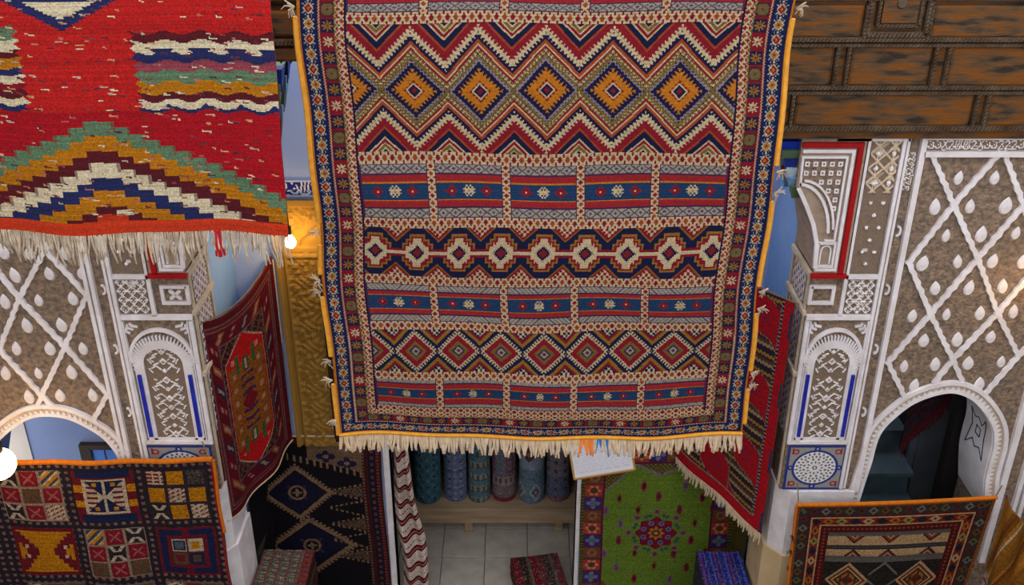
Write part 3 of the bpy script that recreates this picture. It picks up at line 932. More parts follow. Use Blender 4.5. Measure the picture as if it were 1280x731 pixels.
# lintel over the portal with scalloped lower edge
zl = atY(370, 82, YW)[1]
pts = [(x_split, top), (x_of(-1, 0.1), top), (x_of(-1, 0.1), zl)]
xx = x_of(-1, 0.1)
while xx < x_split - 0.06:
    for a in np.linspace(math.pi, 0, 6)[1:]:
        pts.append((xx + 0.025 + 0.025 * math.cos(a), zl + 0.022 * math.sin(a)))
    xx += 0.05
pts.append((x_split, zl))
MB().prism(pts, YW + 0.03, YF + 0.08).build('scalloped_lintel', 'wood', fz)
MB().box(XL, x_of(-1, 0.1), YW + 0.02, YF + WT, Z_TOP, top).build('backing_board', 'wood_grey', fz)
pan_w = 'wood'
def wood_panel(x0, x1, z0, z1, d=0.007):
    x1 = min(x1, SIDE - 0.02)
    b = 0.012
    vs = [(x0, YW + 0.02, z0), (x1, YW + 0.02, z0), (x1, YW + 0.02, z1), (x0, YW + 0.02, z1),
          (x0, YW + 0.006, z0), (x1, YW + 0.006, z0), (x1, YW + 0.006, z1), (x0, YW + 0.006, z1),
          (x0 + b, YW + 0.006 - d, z0 + b), (x1 - b, YW + 0.006 - d, z0 + b), (x1 - b, YW + 0.006 - d, z1 - b), (x0 + b, YW + 0.006 - d, z1 - b)]
    fs = [(3, 2, 1, 0), (8, 9, 10, 11)] + [(k, (k + 1) % 4, 4 + (k + 1) % 4, 4 + k) for k in range(4)] + [(4 + k, 4 + (k + 1) % 4, 8 + (k + 1) % 4, 8 + k) for k in range(4)]
    MB().add(vs, fs).build('wood_panel', pan_w, fz)
def rope_mould(p, q, w=0.03):
    """twisted moulding: a chain of slanted lozenges on a flat bed"""
    (x0, z0), (x1, z1) = p, q
    mb = MB()
    L = math.hypot(x1 - x0, z1 - z0)
    hor = abs(x1 - x0) > abs(z1 - z0)
    mb.box(min(x0, x1) - (0 if hor else w / 2), max(x0, x1) + (0 if hor else w / 2), YW - 0.006, YW + 0.02, min(z0, z1) - (w / 2 if hor else 0), max(z0, z1) + (w / 2 if hor else 0))
    n = int(L / 0.02)
    for i in range(n):
        t = (i + 0.5) / n
        cx_, cz_ = x0 + (x1 - x0) * t, z0 + (z1 - z0) * t
        a, b = (0.008, w * 0.36) if hor else (w * 0.36, 0.008)
        sx = 0.006
        if hor: poly = [(cx_ - a - sx, cz_ - b), (cx_ + a - sx, cz_ - b), (cx_ + a + sx, cz_ + b), (cx_ - a + sx, cz_ + b)]
        else: poly = [(cx_ - a, cz_ - b - sx), (cx_ + a, cz_ - b + sx), (cx_ + a, cz_ + b + sx), (cx_ - a, cz_ + b - sx)]
        mb.prism(poly, YW - 0.016, YW - 0.004)
    mb.build('rope_moulding', 'wood_grey', fz)
# rows of panels right of the kilim
r3 = [1.39, wx(980, 140), None]
def row(z0, z1, divs, x_start, x_end):
    x = x_start
    for (a, b) in divs:
        if a > x + 0.05: wood_panel(x, a, z0 + 0.022, z1 - 0.022)
        rope_mould((a + 0.018, z0 + 0.02), (a + 0.018, z1 - 0.02), 0.02)
        rope_mould((b - 0.018, z0 + 0.02), (b - 0.018, z1 - 0.02), 0.02)
        x = b
    wood_panel(x, x_end, z0 + 0.022, z1 - 0.022)
row(rows[0], rows[1], [(wx(975, 140), wx(994, 140)), (wx(1214, 140), wx(1236, 140)), (3.55, 3.64)], 1.38, SIDE)
row(rows[1], rows[2], [(wx(1040, 85), wx(1063, 85)), (wx(1162, 85), wx(1187, 85)), (3.2, 3.3)], 1.38, SIDE)
xa, xb = wx(1086, 25), wx(1160, 25)
row(rows[2], rows[3] + 0.02, [(xa - 0.03, xb + 0.03)], 1.38, SIDE)
for dd, ww in ((0.0, 0.03), (0.045, 0.02)):
    rope_mould((xa + dd, rows[2] + 0.04 + dd), (xb - dd, rows[2] + 0.04 + dd), ww)
    rope_mould((xa + dd, rows[2] + 0.04 + dd), (xa + dd, top), ww)
    rope_mould((xb - dd, rows[2] + 0.04 + dd), (xb - dd, top), ww)
MB().box(xa + 0.06, xb - 0.06, YW - 0.012, YW + 0.02, rows[2] + 0.10, top).build('raised_panel', 'wood', fz)
MB().tube([((xa + xb) / 2, YW + 0.01, wz(4)), ((xa + xb) / 2, YW - 0.014, wz(4)), ((xa + xb) / 2, YW - 0.024, wz(4))], 0.034, 14, 0.02).build('carved_boss', 'wood_grey', fz)
for z, w in ((rows[0] + 0.012, 0.03), (rows[1] - 0.012, 0.018), (rows[1] + 0.014, 0.022), (rows[2] - 0.014, 0.018), (rows[2] + 0.014, 0.024), (rows[3] + 0.035, 0.03)):
    rope_mould((1.37, z), (SIDE - 0.02, z), w)
# the frieze goes on to the left behind the red kilim
for z0, z1 in ((rows[2], rows[3]), (rows[1] + 0.12, rows[2])):
    x = -1.55
    for i in range(3):
        wood_panel(x, x + 0.6, z0 + 0.03, z1 - 0.03); x += 0.64
for z in (rows[2], rows[3] + 0.035):
    rope_mould((-3.0, z), (1.33, z), 0.03)

# ================================================================== rugs
RED = (146, 24, 40); NAVY = (26, 28, 66); CRM = (222, 198, 156); MUS = (212, 126, 30); OLV = (130, 104, 50); BLU = (34, 66, 108); GRY = (180, 168, 152); PUR = (78, 42, 78); CRI = (150, 28, 42); BRK = (176, 74, 36)

def fringe(name, pts_fn, n, length, m, parent, rad=0.006, jitter=0.3, lean=(0, 0, 0), outward=(0, -1, 0), prob=1.0, seg=4, colours=None):
    """hanging yarn ends along pts_fn(t), joined into one part"""
    mb = MB(); extra = {}
    for i in range(n):
        if random.random() > prob: continue
        t = (i + 0.5 + random.uniform(-0.3, 0.3)) / n
        p = Vector(pts_fn(min(max(t, 0), 1)))
        L = length * random.uniform(1 - jitter, 1 + jitter * 0.5)
        dx = random.uniform(-0.22, 0.22) * L
        o = Vector(outward) * random.uniform(0.0, 0.02)
        q = p + Vector((0, 0, 0.006))
        pts = [q, p + Vector((dx * 0.25, 0, -L * 0.4)) + o * 0.6 + Vector(lean) * 0.4, p + Vector((dx * 0.8, 0, -L * 0.75)) + o + Vector(lean) * 0.75, p + Vector((dx, 0, -L)) + o * 0.6 + Vector(lean)]
        tgt = mb
        if colours:
            for (a, b, mm) in colours:
                if a < t < b: tgt = extra.setdefault(mm, MB())
        tgt.tube(pts, rad * random.uniform(0.7, 1.25), seg, rad * 0.75)
    for mm, e in extra.items():
        e.build(name, mm, parent, kind='stuff')
    return mb.build(name, m, parent, kind='stuff')

def tuft(parent, p, side, m='grey_fringe'):
    """a small knot of loose yarn at the edge of a rug"""
    mb = MB()
    p = Vector(p)
    for k in range(11):
        L = random.uniform(0.015, 0.05)
        a = random.uniform(-1.9, 1.0)
        d = Vector((side * math.cos(a) * L, random.uniform(-0.02, 0.01), math.sin(a) * L))
        mb.tube([p, p + d * 0.5 + Vector((side * 0.01, -0.01, 0.01)), p + d], 0.003, 4, 0.002)
    mb.build('yarn_tuft', m, parent)

# ------------------------------------------------------------------ the large kilim in the middle
YK, KX0, KX1, KZ0 = 4.0, -0.84, 1.10, 3.178
KW, KH = KX1 - KX0, 2.75
def kv(py): return atY(680, py, YK)[1] - KZ0
k = Pat(KW, KH, 0.004, NAVY)
x, y = k.x, k.y
BW = 0.19
fx0, fx1 = BW, KW - BW
# field rows (bottom, top) read off the photograph
rowsK = {'C': (kv(508), kv(473)), 'D': (kv(463), kv(412)), 'B': (kv(402), kv(356)), 'S': (kv(345), kv(283)), 'A': (kv(271), kv(205)), 'Z': (kv(191), kv(29)), 'A2': (kv(14), kv(-45)), 'S2': (kv(-56), kv(-118))}
inF = (x >= fx0) & (x < fx1)
def dotted(mask, s, t, w, per=0.032):
    """cream band with red lozenges; s along, t across (centred), w half width"""
    k.f(mask, CRM)
    a = abs(saw(s / per) - 0.5) * per
    d = a / (per * 0.36) + abs(t) / (w * 0.72)
    k.f(mask & (d < 1) & (np.floor(s / per).astype(int) % 2 == 0), RED)
    k.f(mask & (d < 1) & (np.floor(s / per).astype(int) % 2 == 1), BRK)
    k.f(mask & (abs(saw(s / per + 0.5) - 0.5) < 0.14) & (abs(t) > w * 0.45), RED)
dotted(inF & (y > kv(515)), x, np.zeros_like(x), 0.02)

def panels(y0, y1, kind):
    H_ = y1 - y0
    n = 5
    gap = 0.032
    pw = (fx1 - fx0 - gap * (n - 1) - 0.008) / n
    band = inF & (y >= y0) & (y < y1)
    for i in range(n):
        a = fx0 + 0.004 + i * (pw + gap); b = a + pw
        mi = band & (x >= a) & (x < b)
        k.f(mi, PUR)
        xi = mi & (x > a + 0.004) & (x < b - 0.004) & (y > y0 + 0.003) & (y < y1 - 0.003)
        v = (y - y0) / H_
        g = 0.19
        if kind == 'C': g = 0.14
        k.f(xi, (178, 42, 48))
        gm = xi & ((v < g) | (v > 1 - g))
        k.f(gm, GRY)
        vv = np.where(v < 0.5, v / g - 0.5, (1 - v) / g - 0.5)
        if kind == 'A':
            per = pw / 5.3
            d = abs(saw((x - a) / per) - 0.5) * 2 + abs(vv) * 2 * 0.95
            k.f(gm & (abs(d - 0.95) < 0.17), (96, 88, 104)); k.f(gm & (d < 0.32), (96, 70, 96))
            k.f(gm & (abs(vv) > 0.42), (110, 90, 116))
        elif kind == 'B':
            sgn_ = np.where(v < 0.5, -1, 1) * np.where(x < (a + b) / 2, 1, -1)
            d = saw(((x - a) + sgn_ * (y - y0) * 1.0) / 0.021)
            k.f(gm & (d < 0.24), (84, 76, 98))
        else:
            k.f(gm & (RNG.random(x.shape) < 0.3), (120, 116, 126))
        k.f(xi & (abs(abs(v - 0.5) - (0.5 - g)) < 0.018), PUR)
        bh = 0.15 if kind != 'B' else 0.17
        k.f(xi & (abs(v - 0.5) < bh + 0.02), MUS)
        k.f(xi & (abs(v - 0.5) < bh), BLU)
        rs = min(0.0075, H_ * 0.036)
        star = ["..X.X..", ".X.X.X.", "XXXXXXX", ".XXOXX.", "XXXXXXX", ".X.X.X.", "..X.X.."]
        dia = ["...X...", "..XXX..", ".XXXXX.", "XXXOXXX", ".XXXXX.", "..XXX..", "...X..."]
        for fr, sp_, cc in ((0.24, dia, {'X': CRI, 'O': CRM}), (0.5, star, {'X': CRM, 'O': MUS}), (0.76, dia, {'X': CRI, 'O': CRM})):
            k.sprite(sp_, a + pw * fr, (y0 + y1) / 2, rs, cc)
    for i in range(n - 1):
        a = fx0 + 0.004 + (i + 1) * pw + i * gap
        m_ = band & (x >= a) & (x < a + gap)
        dotted(m_, y, x - a - gap / 2, gap / 2)
for nm in ('A', 'A2'): panels(*rowsK[nm], 'A')
panels(*rowsK['B'], 'B'); panels(*rowsK['C'], 'C')
# horizontal dotted bands between the rows
edges = [(kv(515), rowsK['C'][0]), (rowsK['C'][1], rowsK['D'][0]), (rowsK['D'][1], rowsK['B'][0]), (rowsK['B'][1], rowsK['S'][0]), (rowsK['S'][1], rowsK['A'][0]), (rowsK['A'][1], rowsK['Z'][0]), (rowsK['Z'][1], rowsK['A2'][0]), (rowsK['A2'][1], rowsK['S2'][0])]
for a, b in edges:
    dotted(inF & (y >= a) & (y < b), x, y - (a + b) / 2, (b - a) / 2)

# zigzag row with mustard lozenges
y0, y1 = rowsK['Z']
mZ = inF & (y >= y0) & (y < y1)
P_ = (atY(850, 110, YK)[0] - atY(518, 110, YK)[0]) / 4
c0 = atY(518, 110, YK)[0] - KX0
u_ = P_ / 83.0                                       # one photograph pixel here, in metres
dx = (saw((x - c0) / P_ + 0.5) - 0.5) * P_
yc_ = (y0 + y1) / 2
hz = (y1 - y0) / 2 / 82.0
D = abs(y - yc_) / hz + 1.02 * abs(dx) / u_
tooth = abs(saw((abs(dx) - abs(y - yc_) / hz * u_) / (7.5 * u_)) - 0.5) * 2
def lay(d0, d1, col, t0=0, t1=0):
    k.f(mZ & (D + (tooth - 0.5) * t0 >= d0) & (D + (tooth - 0.5) * t1 < d1), col)
lay(0, 300, NAVY)
lay(91, 94.5, BRK); lay(77, 91, CRI, 6, 0); lay(70, 79, CRM, 7, 7); lay(64, 70, NAVY, 0, 7)
lay(58, 63, BRK); lay(55.5, 58, CRM); lay(52, 55.5, RED); lay(47, 52, OLV); lay(42, 48, CRM, 0, 9); lay(40, 46, OLV, 0, 5); lay(36, 40, (160, 140, 150), 4, 4); lay(0, 36, NAVY)
st = np.floor(abs(dx) / u_ / 4.5) * 4.5 + np.floor(abs(y - yc_) / hz / 4.5) * 4.5 * 1.0
k.f(mZ & (D + (tooth - 0.5) * 9 < 27), MUS); k.f(mZ & (D < 14) & (tooth < 0.7), RED); k.f(mZ & (D < 11), CRM); k.f(mZ & (D < 8.5), NAVY); k.f(mZ & (D < 4), RED)
# pendant triangles between the peaks
dx2 = (saw((x - c0) / P_) - 0.5) * P_
for yb, sg in ((y1, 1), (y0, -1)):
    dd = (yb - y) * sg / hz + abs(dx2) / u_ * 0.95
    for d1, cc in ((20, CRM), (17.5, RED), (13, CRM), (11, OLV), (6, CRM), (4, NAVY)):
        stp = (tooth - 0.5) * (3 if d1 in (22, 19.5) else 0)
        k.f(mZ & (dd + stp < d1) & ((yb - y) * sg > 0), cc)

# star row
def stars(nm, px0, sp_px, cyp):
    y0, y1 = rowsK[nm]
    m_ = inF & (y >= y0) & (y < y1)
    k.f(m_, NAVY)
    py_ = 314
    Pp = (atY(px0 + sp_px, py_, YK)[0] - atY(px0, py_, YK)[0])
    c0_ = atY(px0, py_, YK)[0] - KX0
    q = Pp / 52.6
    qx = (saw((x - c0_) / Pp + 0.5) - 0.5) * Pp
    qy = (y - (y0 + y1) / 2)
    hq = (y1 - y0) / 2 / 32.0
    ax_, ay_ = abs(qx) / q, abs(qy) / hq
    def cross(g):           # stepped cross, grown by g pixels
        return ((ax_ < 14.5 + g) & (ay_ < 8 + g)) | ((ax_ < 10 + g) & (ay_ < 13.5 + g)) | ((ax_ < 5 + g) & (ay_ < 19 + g))
    k.f(m_ & cross(4.9), (164, 112, 40)); k.f(m_ & cross(2.7), RED)
    k.f(m_ & (ax_ > 16) & (ay_ < 5), RED); k.f(m_ & (ax_ > 14) & (ay_ < 2.2), CRM)
    k.f(m_ & cross(0), CRM)
    k.f(m_ & (abs(ax_ - 8) < 1.3) & (ay_ > 10.5) & (ay_ < 15), RED)
    dd = ax_ + ay_
    spk = abs(saw((ax_ - ay_) / 4) - 0.5) * 6
    k.f(m_ & (dd + spk < 11.5), NAVY); k.f(m_ & (dd < 6), RED); k.f(m_ & (dd < 2.5), (90, 60, 40))
    qx2 = (saw((x - c0_) / Pp) - 0.5) * Pp
    for yb, sg in ((y1, 1), (y0, -1)):
        e = (yb - y) * sg / hq + abs(qx2) / q * 0.95
        k.f(m_ & (e < 20), NAVY); k.f(m_ & (e < 18), (150, 100, 36)); k.f(m_ & (e < 15.5), RED)
        ck = ((np.floor(qx2 / q / 3.5 + 100) + np.floor((yb - y) * sg / hq / 3.5)) % 2 == 0)
        k.f(m_ & (e < 12) & ck, CRM)
stars('S', 521, 52.6, 314); stars('S2', 521, 52.6, 314)

# hooked lozenge row
y0, y1 = rowsK['D']
m_ = inF & (y >= y0) & (y < y1)
Pp = (atY(679, 438, YK)[0] - atY(518, 438, YK)[0]) / 3
c0_ = atY(518, 438, YK)[0] - KX0
q = Pp / 53.7; hq = (y1 - y0) / 2 / 25.5
qx = (saw((x - c0_) / Pp + 0.5) - 0.5) * Pp
ax_, ay_ = abs(qx) / q, abs(y - (y0 + y1) / 2) / hq
D2 = ax_ * 0.9 + ay_
tt = saw((ax_ - ay_) / 5.2)
k.f(m_, NAVY)
k.f(m_ & (D2 < 26) & (tt < 0.55), CRM); k.f(m_ & (D2 < 21.5), CRM)
k.f(m_ & (D2 + abs(tt - 0.5) * 3 < 20.5), CRI); k.f(m_ & (D2 < 12), OLV); k.f(m_ & (D2 < 7.5), PUR); k.f(m_ & (D2 < 5), GRY); k.f(m_ & (D2 < 2.5), PUR)
qx2 = (saw((x - c0_) / Pp) - 0.5) * Pp
for yb, sg in ((y1, 1), (y0, -1)):
    e = (yb - y) * sg / hq + abs(qx2) / q * 0.9
    for d1, cc in ((20, NAVY), (18.5, (160, 116, 40)), (13.5, RED), (9.5, NAVY), (8, CRM)):
        k.f(m_ & (e < d1), cc)
    k.f(m_ & (e < 8) & ((np.floor(qx2 / q / 3 + 99) + np.floor((yb - y) / hq / 3)) % 2 == 0), NAVY)

# ---- borders (left, right, bottom, top): distance to the edge t, position along s
tL = np.minimum(x, KW - x)
yb0 = 0.0
tB = (y - yb0) * BW / kv(514)                                   # lower border is narrower
tT = KH - y
t = np.minimum(np.minimum(tL, tB), tT)
s = np.where((tL <= tB) & (tL <= tT), y, x)
scale_s = np.where((tL <= tB) & (tL <= tT), 1.0, 1.0)
bm = t < BW
k.f(bm, RED)
# cream lozenge band next to the field, toothed olive line
a_, b_ = 0.160, 0.19
mm_ = bm & (t >= a_)
dotted(mm_, s, t - (a_ + b_) / 2, (b_ - a_) / 2)
k.f(bm & (t >= 0.186), NAVY)
zig = abs(saw(s / 0.026) - 0.5) * 2
k.f(bm & (t >= 0.145) & (t < 0.162) & (t - 0.145 < 0.004 + zig * 0.013), OLV)
k.f(bm & (t >= 0.145) & (t < 0.162) & (abs(t - 0.147 - zig * 0.012) < 0.0022), CRM)
# rosette band
mr = bm & (t >= 0.092) & (t < 0.145)
per = 0.066
ci = np.floor(s / per).astype(int) % 4
k.f(mr, RED)
qs = (saw(s / per) - 0.5) * per; qt = t - 0.1185
k.f(mr & ((ci == 1) | (ci == 3)), (36, 34, 70)); k.f(mr & (ci == 2), (96, 36, 40))
k.f(mr & (abs(abs(qs) - 0.032) < 0.0025), RED)
an = np.arctan2(qt, qs); rr = np.hypot(qs, qt)
pet = rr < 0.0085 + 0.015 * abs(np.cos(4 * an)) ** 1.5
k.f(mr & pet & (ci == 0), CRM); k.f(mr & pet & ((ci == 1) | (ci == 3)), (160, 116, 46))
k.f(mr & (np.maximum(abs(qs), abs(qt)) < 0.021) & (rr < 0.025) & (ci == 2), (116, 104, 66))
k.f(mr & (rr < 0.005), RED)
# striped line
ms = bm & (t >= 0.080) & (t < 0.092)
k.f(ms, CRI); k.f(ms & (abs(t - 0.086 - (saw(s / 0.012) - 0.5) * 0.006) < 0.0022), CRM)
# navy band with chain of lozenges
mn = bm & (t >= 0.010) & (t < 0.080)
k.f(mn, (28, 34, 80))
per = 0.062
qs = (saw(s / per) - 0.5) * per; qt = t - 0.045
ci = np.floor(s / per).astype(int) % 2
d = abs(qs) * 1.0 + abs(qt) * 1.15
wh = (d > 0.02) & (d < 0.045) & ((abs(abs(qs) - abs(qt) * 0.9) < 0.0035) | (abs(abs(qs) - abs(qt) * 2.2) < 0.0025))
k.f(mn & wh & (abs(qt) < 0.03), (176, 176, 180))
k.f(mn & (d < 0.0255), CRM); k.f(mn & (d < 0.0195) & (ci == 0), CRI); k.f(mn & (d < 0.0195) & (ci == 1), (190, 130, 60)); k.f(mn & (d < 0.008) & (ci == 0), MUS); k.f(mn & (d < 0.007) & (ci == 1), RED)
k.f(mn & (abs(abs(qs) - 0.031) < 0.004) & (abs(qt) < 0.004), CRM)
k.f(bm & (t < 0.010), MUS)
k.wool(0.07, 0.025).gain(0.45)

def kil(U, V):
    X = KX0 + KW * U
    Z = KZ0 + KH * V
    d = (1 - V)
    Yd = YK + 0.012 * np.sin(U * 9.0 + V * 2.0) * d + 0.02 * np.sin(U * 4.1 + 1.0) * d + 0.006 * np.sin(V * 24 + U * 5)
    # slightly uneven hem and selvedges
    Z = Z + (0.032 * (U - 0.5) + 0.006 * np.sin(U * 22)) * d ** 3 - 0.018 * np.sin(math.pi * U) * d ** 2 + 0.005 * np.sin(U * 14 + V * 21)
    X = X + 0.006 * np.sin(V * 17) + 0.004 * np.sin(V * 31 + 2)
    return X, Yd, Z
kt = thing('kilim', ((KX0 + KX1) / 2, YK, KZ0), 'large patterned kilim with rows of diamonds hanging in the middle of the courtyard', 'rug')
grid_mesh('woven_field', sheet(k, kil), k.c, 'wool', kt, back=(0, 0.008, 0))
one = lambda fn, u, v: tuple(float(np.asarray(a)) for a in fn(np.float64(u), np.float64(v)))
hem = [one(kil, t_, 0) for t_ in np.linspace(0, 1, 60)]
MB().tube([(a, b - 0.002, c - 0.004) for a, b, c in hem], 0.010, 6).build('hem_cord', 'yellow', kt)
M['blue_yarn'] = mat('blue_yarn', (40, 120, 190), 0.95); M['orange_yarn'] = mat('orange_yarn', (220, 130, 60), 0.95)
fringe('fringe', lambda t_: Vector(one(kil, t_, 0)) + Vector((0, 0, -0.01)), 210, 0.092, 'fringe', kt, 0.0072, 0.28, colours=[(0.600, 0.618, 'orange_yarn'), (0.622, 0.634, 'orange_yarn'), (0.642, 0.655, 'blue_yarn'), (0.664, 0.672, 'blue_yarn')])
for u, sd in ((0, -1), (1, 1)):
    segs = [(0.0, 0.10), (0.16, 0.27), (0.31, 0.36), (0.40, 0.72)] if u == 0 else [(0.02, 0.09), (0.13, 0.24), (0.29, 0.44), (0.50, 0.72)]
    for a, b in segs:
        MB().tube([Vector(one(kil, u, v)) + Vector((sd * 0.006, 0, 0)) for v in np.linspace(a, b, 14)], 0.011, 6).build('selvedge_cord', 'yellow', kt)
    for v in ((0.03, 0.11, 0.15, 0.28, 0.30, 0.385, 0.735) if u == 0 else (0.1, 0.125, 0.25, 0.28, 0.455, 0.49, 0.735)):
        tuft(kt, Vector(one(kil, u, v)) + Vector((sd * 0.008, -0.005, 0)), sd)

# ------------------------------------------------------------------ red kilim, upper left
YR = 3.92
RX0, RX1 = -2.50, -0.905
ub = (atY(350, 150, YR)[0] - atY(100, 150, YR)[0]) / 250          # metres per pixel at this depth
RZ0 = atY(180, 292, YR - 0.10)[1]
RW, RH = RX1 - RX0, 1.62
r = Pat(RW, RH, 0.0048, (176, 18, 30))
# chart coordinates in photograph pixels: q across, w down
xq = (r.x + RX0 - atY(0, 150, YR)[0]) / ub
tab_y = np.arange(-240, 300, 2.0)
tab_z = np.array([atY(180, p, YR - 0.10 * min(1, max(0, (p + 190) / 482)) ** 1.5)[1] - RZ0 for p in tab_y])
yq = np.interp(r.y, tab_z[::-1], tab_y[::-1])
RD = (176, 16, 30); RD2 = (196, 32, 30); GRN = (98, 128, 96); GLD = (190, 118, 18); MAR = (92, 26, 34); ECR = (226, 208, 172); NVY = (38, 44, 92); ORG = (206, 58, 28)
r.f(yq < 140, RD2)
ax0 = 132
# stepped chevrons
sx = np.floor(abs(xq - ax0 + 0) / 18.5)
yy = yq - sx * 7.8 - np.where(xq < ax0, 0, 1.5)
bands = [(150, 168, GRN), (168, 187, GLD), (187, 202, MAR), (202, 220, ECR), (220, 236, NVY), (236, 256, GLD), (256, 266, MAR), (266, 400, ORG)]
for a, b, c in bands:
    r.f((yy >= a) & (yy < b), c)
# hatched step ends
ex = saw(abs(xq - ax0) / 18.5)
for a, b, c, c2 in ((202, 220, ECR, (150, 128, 110)), (150, 168, GRN, (120, 90, 70))):
    r.f((yy >= a) & (yy < b) & (ex > 0.80) & (yy < b - 7), c2)
r.f((abs(xq - 148) < 10) & (abs(yq - 265) < 4), ECR)
r.f((yq > 276 + np.where(abs(xq - 140) < 60, 0, 0)) & (yq < 300), ORG)
# side blocks with wavy layers
def block(m, layers, wav):
    for a, b, c in layers:
        o_ = wav * np.round(2.2 * np.sin((xq + 4) / 44 * 2 * math.pi)) / 2.2
        r.f(m & (yq + o_ >= a) & (yq + o_ < b), c)
edge = 183 + 8 * abs(saw(yq / 11) - 0.5) * 2
LR = [(41, 52, MAR), (52, 66, ECR), (66, 77, NVY), (77, 89, (150, 66, 80)), (89, 103, GRN), (103, 117, GLD), (117, 126, MAR), (126, 136, ECR), (136, 140, NVY)]
block(xq > edge, LR, 2.4)
for c_ in (200, 245, 290, 332):
    e = abs(xq - c_ - 22)
    r.f((xq > edge) & (yq > 60) & (yq < 70) & (e < 14 - abs(yq - 62) * 1.1), NVY)
    r.f((xq > edge) & (yq > 131) & (yq < 138) & (e < 9 - abs(yq - 138) * 1.0), NVY)
edge2 = 55 - 9 * abs(saw(yq / 11) - 0.5) * 2
LL = [(33, 50, GRN), (50, 63, ECR), (63, 72, MAR), (72, 85, GLD), (85, 94, NVY), (94, 104, ECR), (104, 112, (140, 24, 40)), (112, 122, MAR), (122, 131, ECR), (131, 138, NVY)]
block(xq < edge2, LL, 2.0)
# triangle at the top
tri_ = 62 - (yq - 2) * 1.75 - 5 * saw(yq / 5)
r.f((abs(xq - 108) < tri_ + 3) & (yq > -30) & (yq < 38), NVY)
tri2 = 40 - (yq - 4) * 1.9 - 6 * saw(yq / 5)
r.f((abs(xq - 108) < tri2) & (yq > 2) & (yq < 23), ECR)
r.f((abs(xq - 108) < 62 - abs(yq + 20) * 0.2) & (yq < -30) & (yq > -60), NVY)
# rows of fine flecks
rr_ = random.Random(4)
for i in range(760):
    cx_, cy_ = rr_.uniform(-100, 350), rr_.uniform(-190, 268)
    L_ = rr_.uniform(2, 5.5); hh = rr_.uniform(0.75, 1.1)
    cc = rr_.choice([(206, 176, 150), ECR, (214, 160, 110), (90, 40, 60), (110, 50, 50), (150, 60, 70), (196, 110, 96)])
    m_ = (abs(yq - cy_ - 0.12 * (xq - cx_)) < hh) & (abs(xq - cx_) < L_)
    if i % 2 and cy_ > 150: L_ *= 0.6
    r.f(m_, cc)
r.wool(0.08, 0.05).gain(0.52)
def redk(U, V):
    d = 1 - V
    X = RX0 + RW * U + 0.012 * U * d - 0.03 * d * U + 0.002 * np.sin(V * 20)
    Yd = YR - 0.10 * d ** 1.5 + 0.02 * np.sin(U * 11) * d + 0.01 * np.sin(U * 23 + 1) * d
    Z = RZ0 + RH * V + 0.006 * np.sin(U * 9) * d + 0.012 * d * (0.5 - U)
    return X, Yd, Z
rt = thing('red_kilim', ((RX0 + RX1) / 2, YR, RZ0), 'bright red kilim with stepped chevron and grey fringe hanging at upper left', 'rug')
grid_mesh('woven_field', sheet(r, redk), r.c, 'wool', rt, back=(0, 0.008, 0))
fringe('fringe', lambda t_: Vector(one(redk, t_, 0)), 165, 0.115, 'grey_fringe', rt, 0.0044, 0.45)
fringe('red_fringe_knot', lambda t_: Vector(one(redk, 0.805 + 0.01 * t_, 0)), 5, 0.11, 'red_yarn', rt, 0.007, 0.1)

# ------------------------------------------------------------------ patchwork rug, lower left
def rugbox(cell, W, H, base): return Pat(W, H, cell, base)
PLX0, PLX1, PLZ1, PLY = -3.42, -1.862, 2.225, 5.06
p = Pat(PLX1 - PLX0, 1.25, 0.0058, (44, 34, 46))
dk = (42, 34, 44); mr_ = (112, 26, 36); gd = (198, 128, 16); cr = (196, 178, 150); rd = (132, 26, 42); nb = (28, 36, 74); ol = (84, 76, 50)
xr = p.W - p.x              # from the right edge
yd = p.H - p.y              # from the top
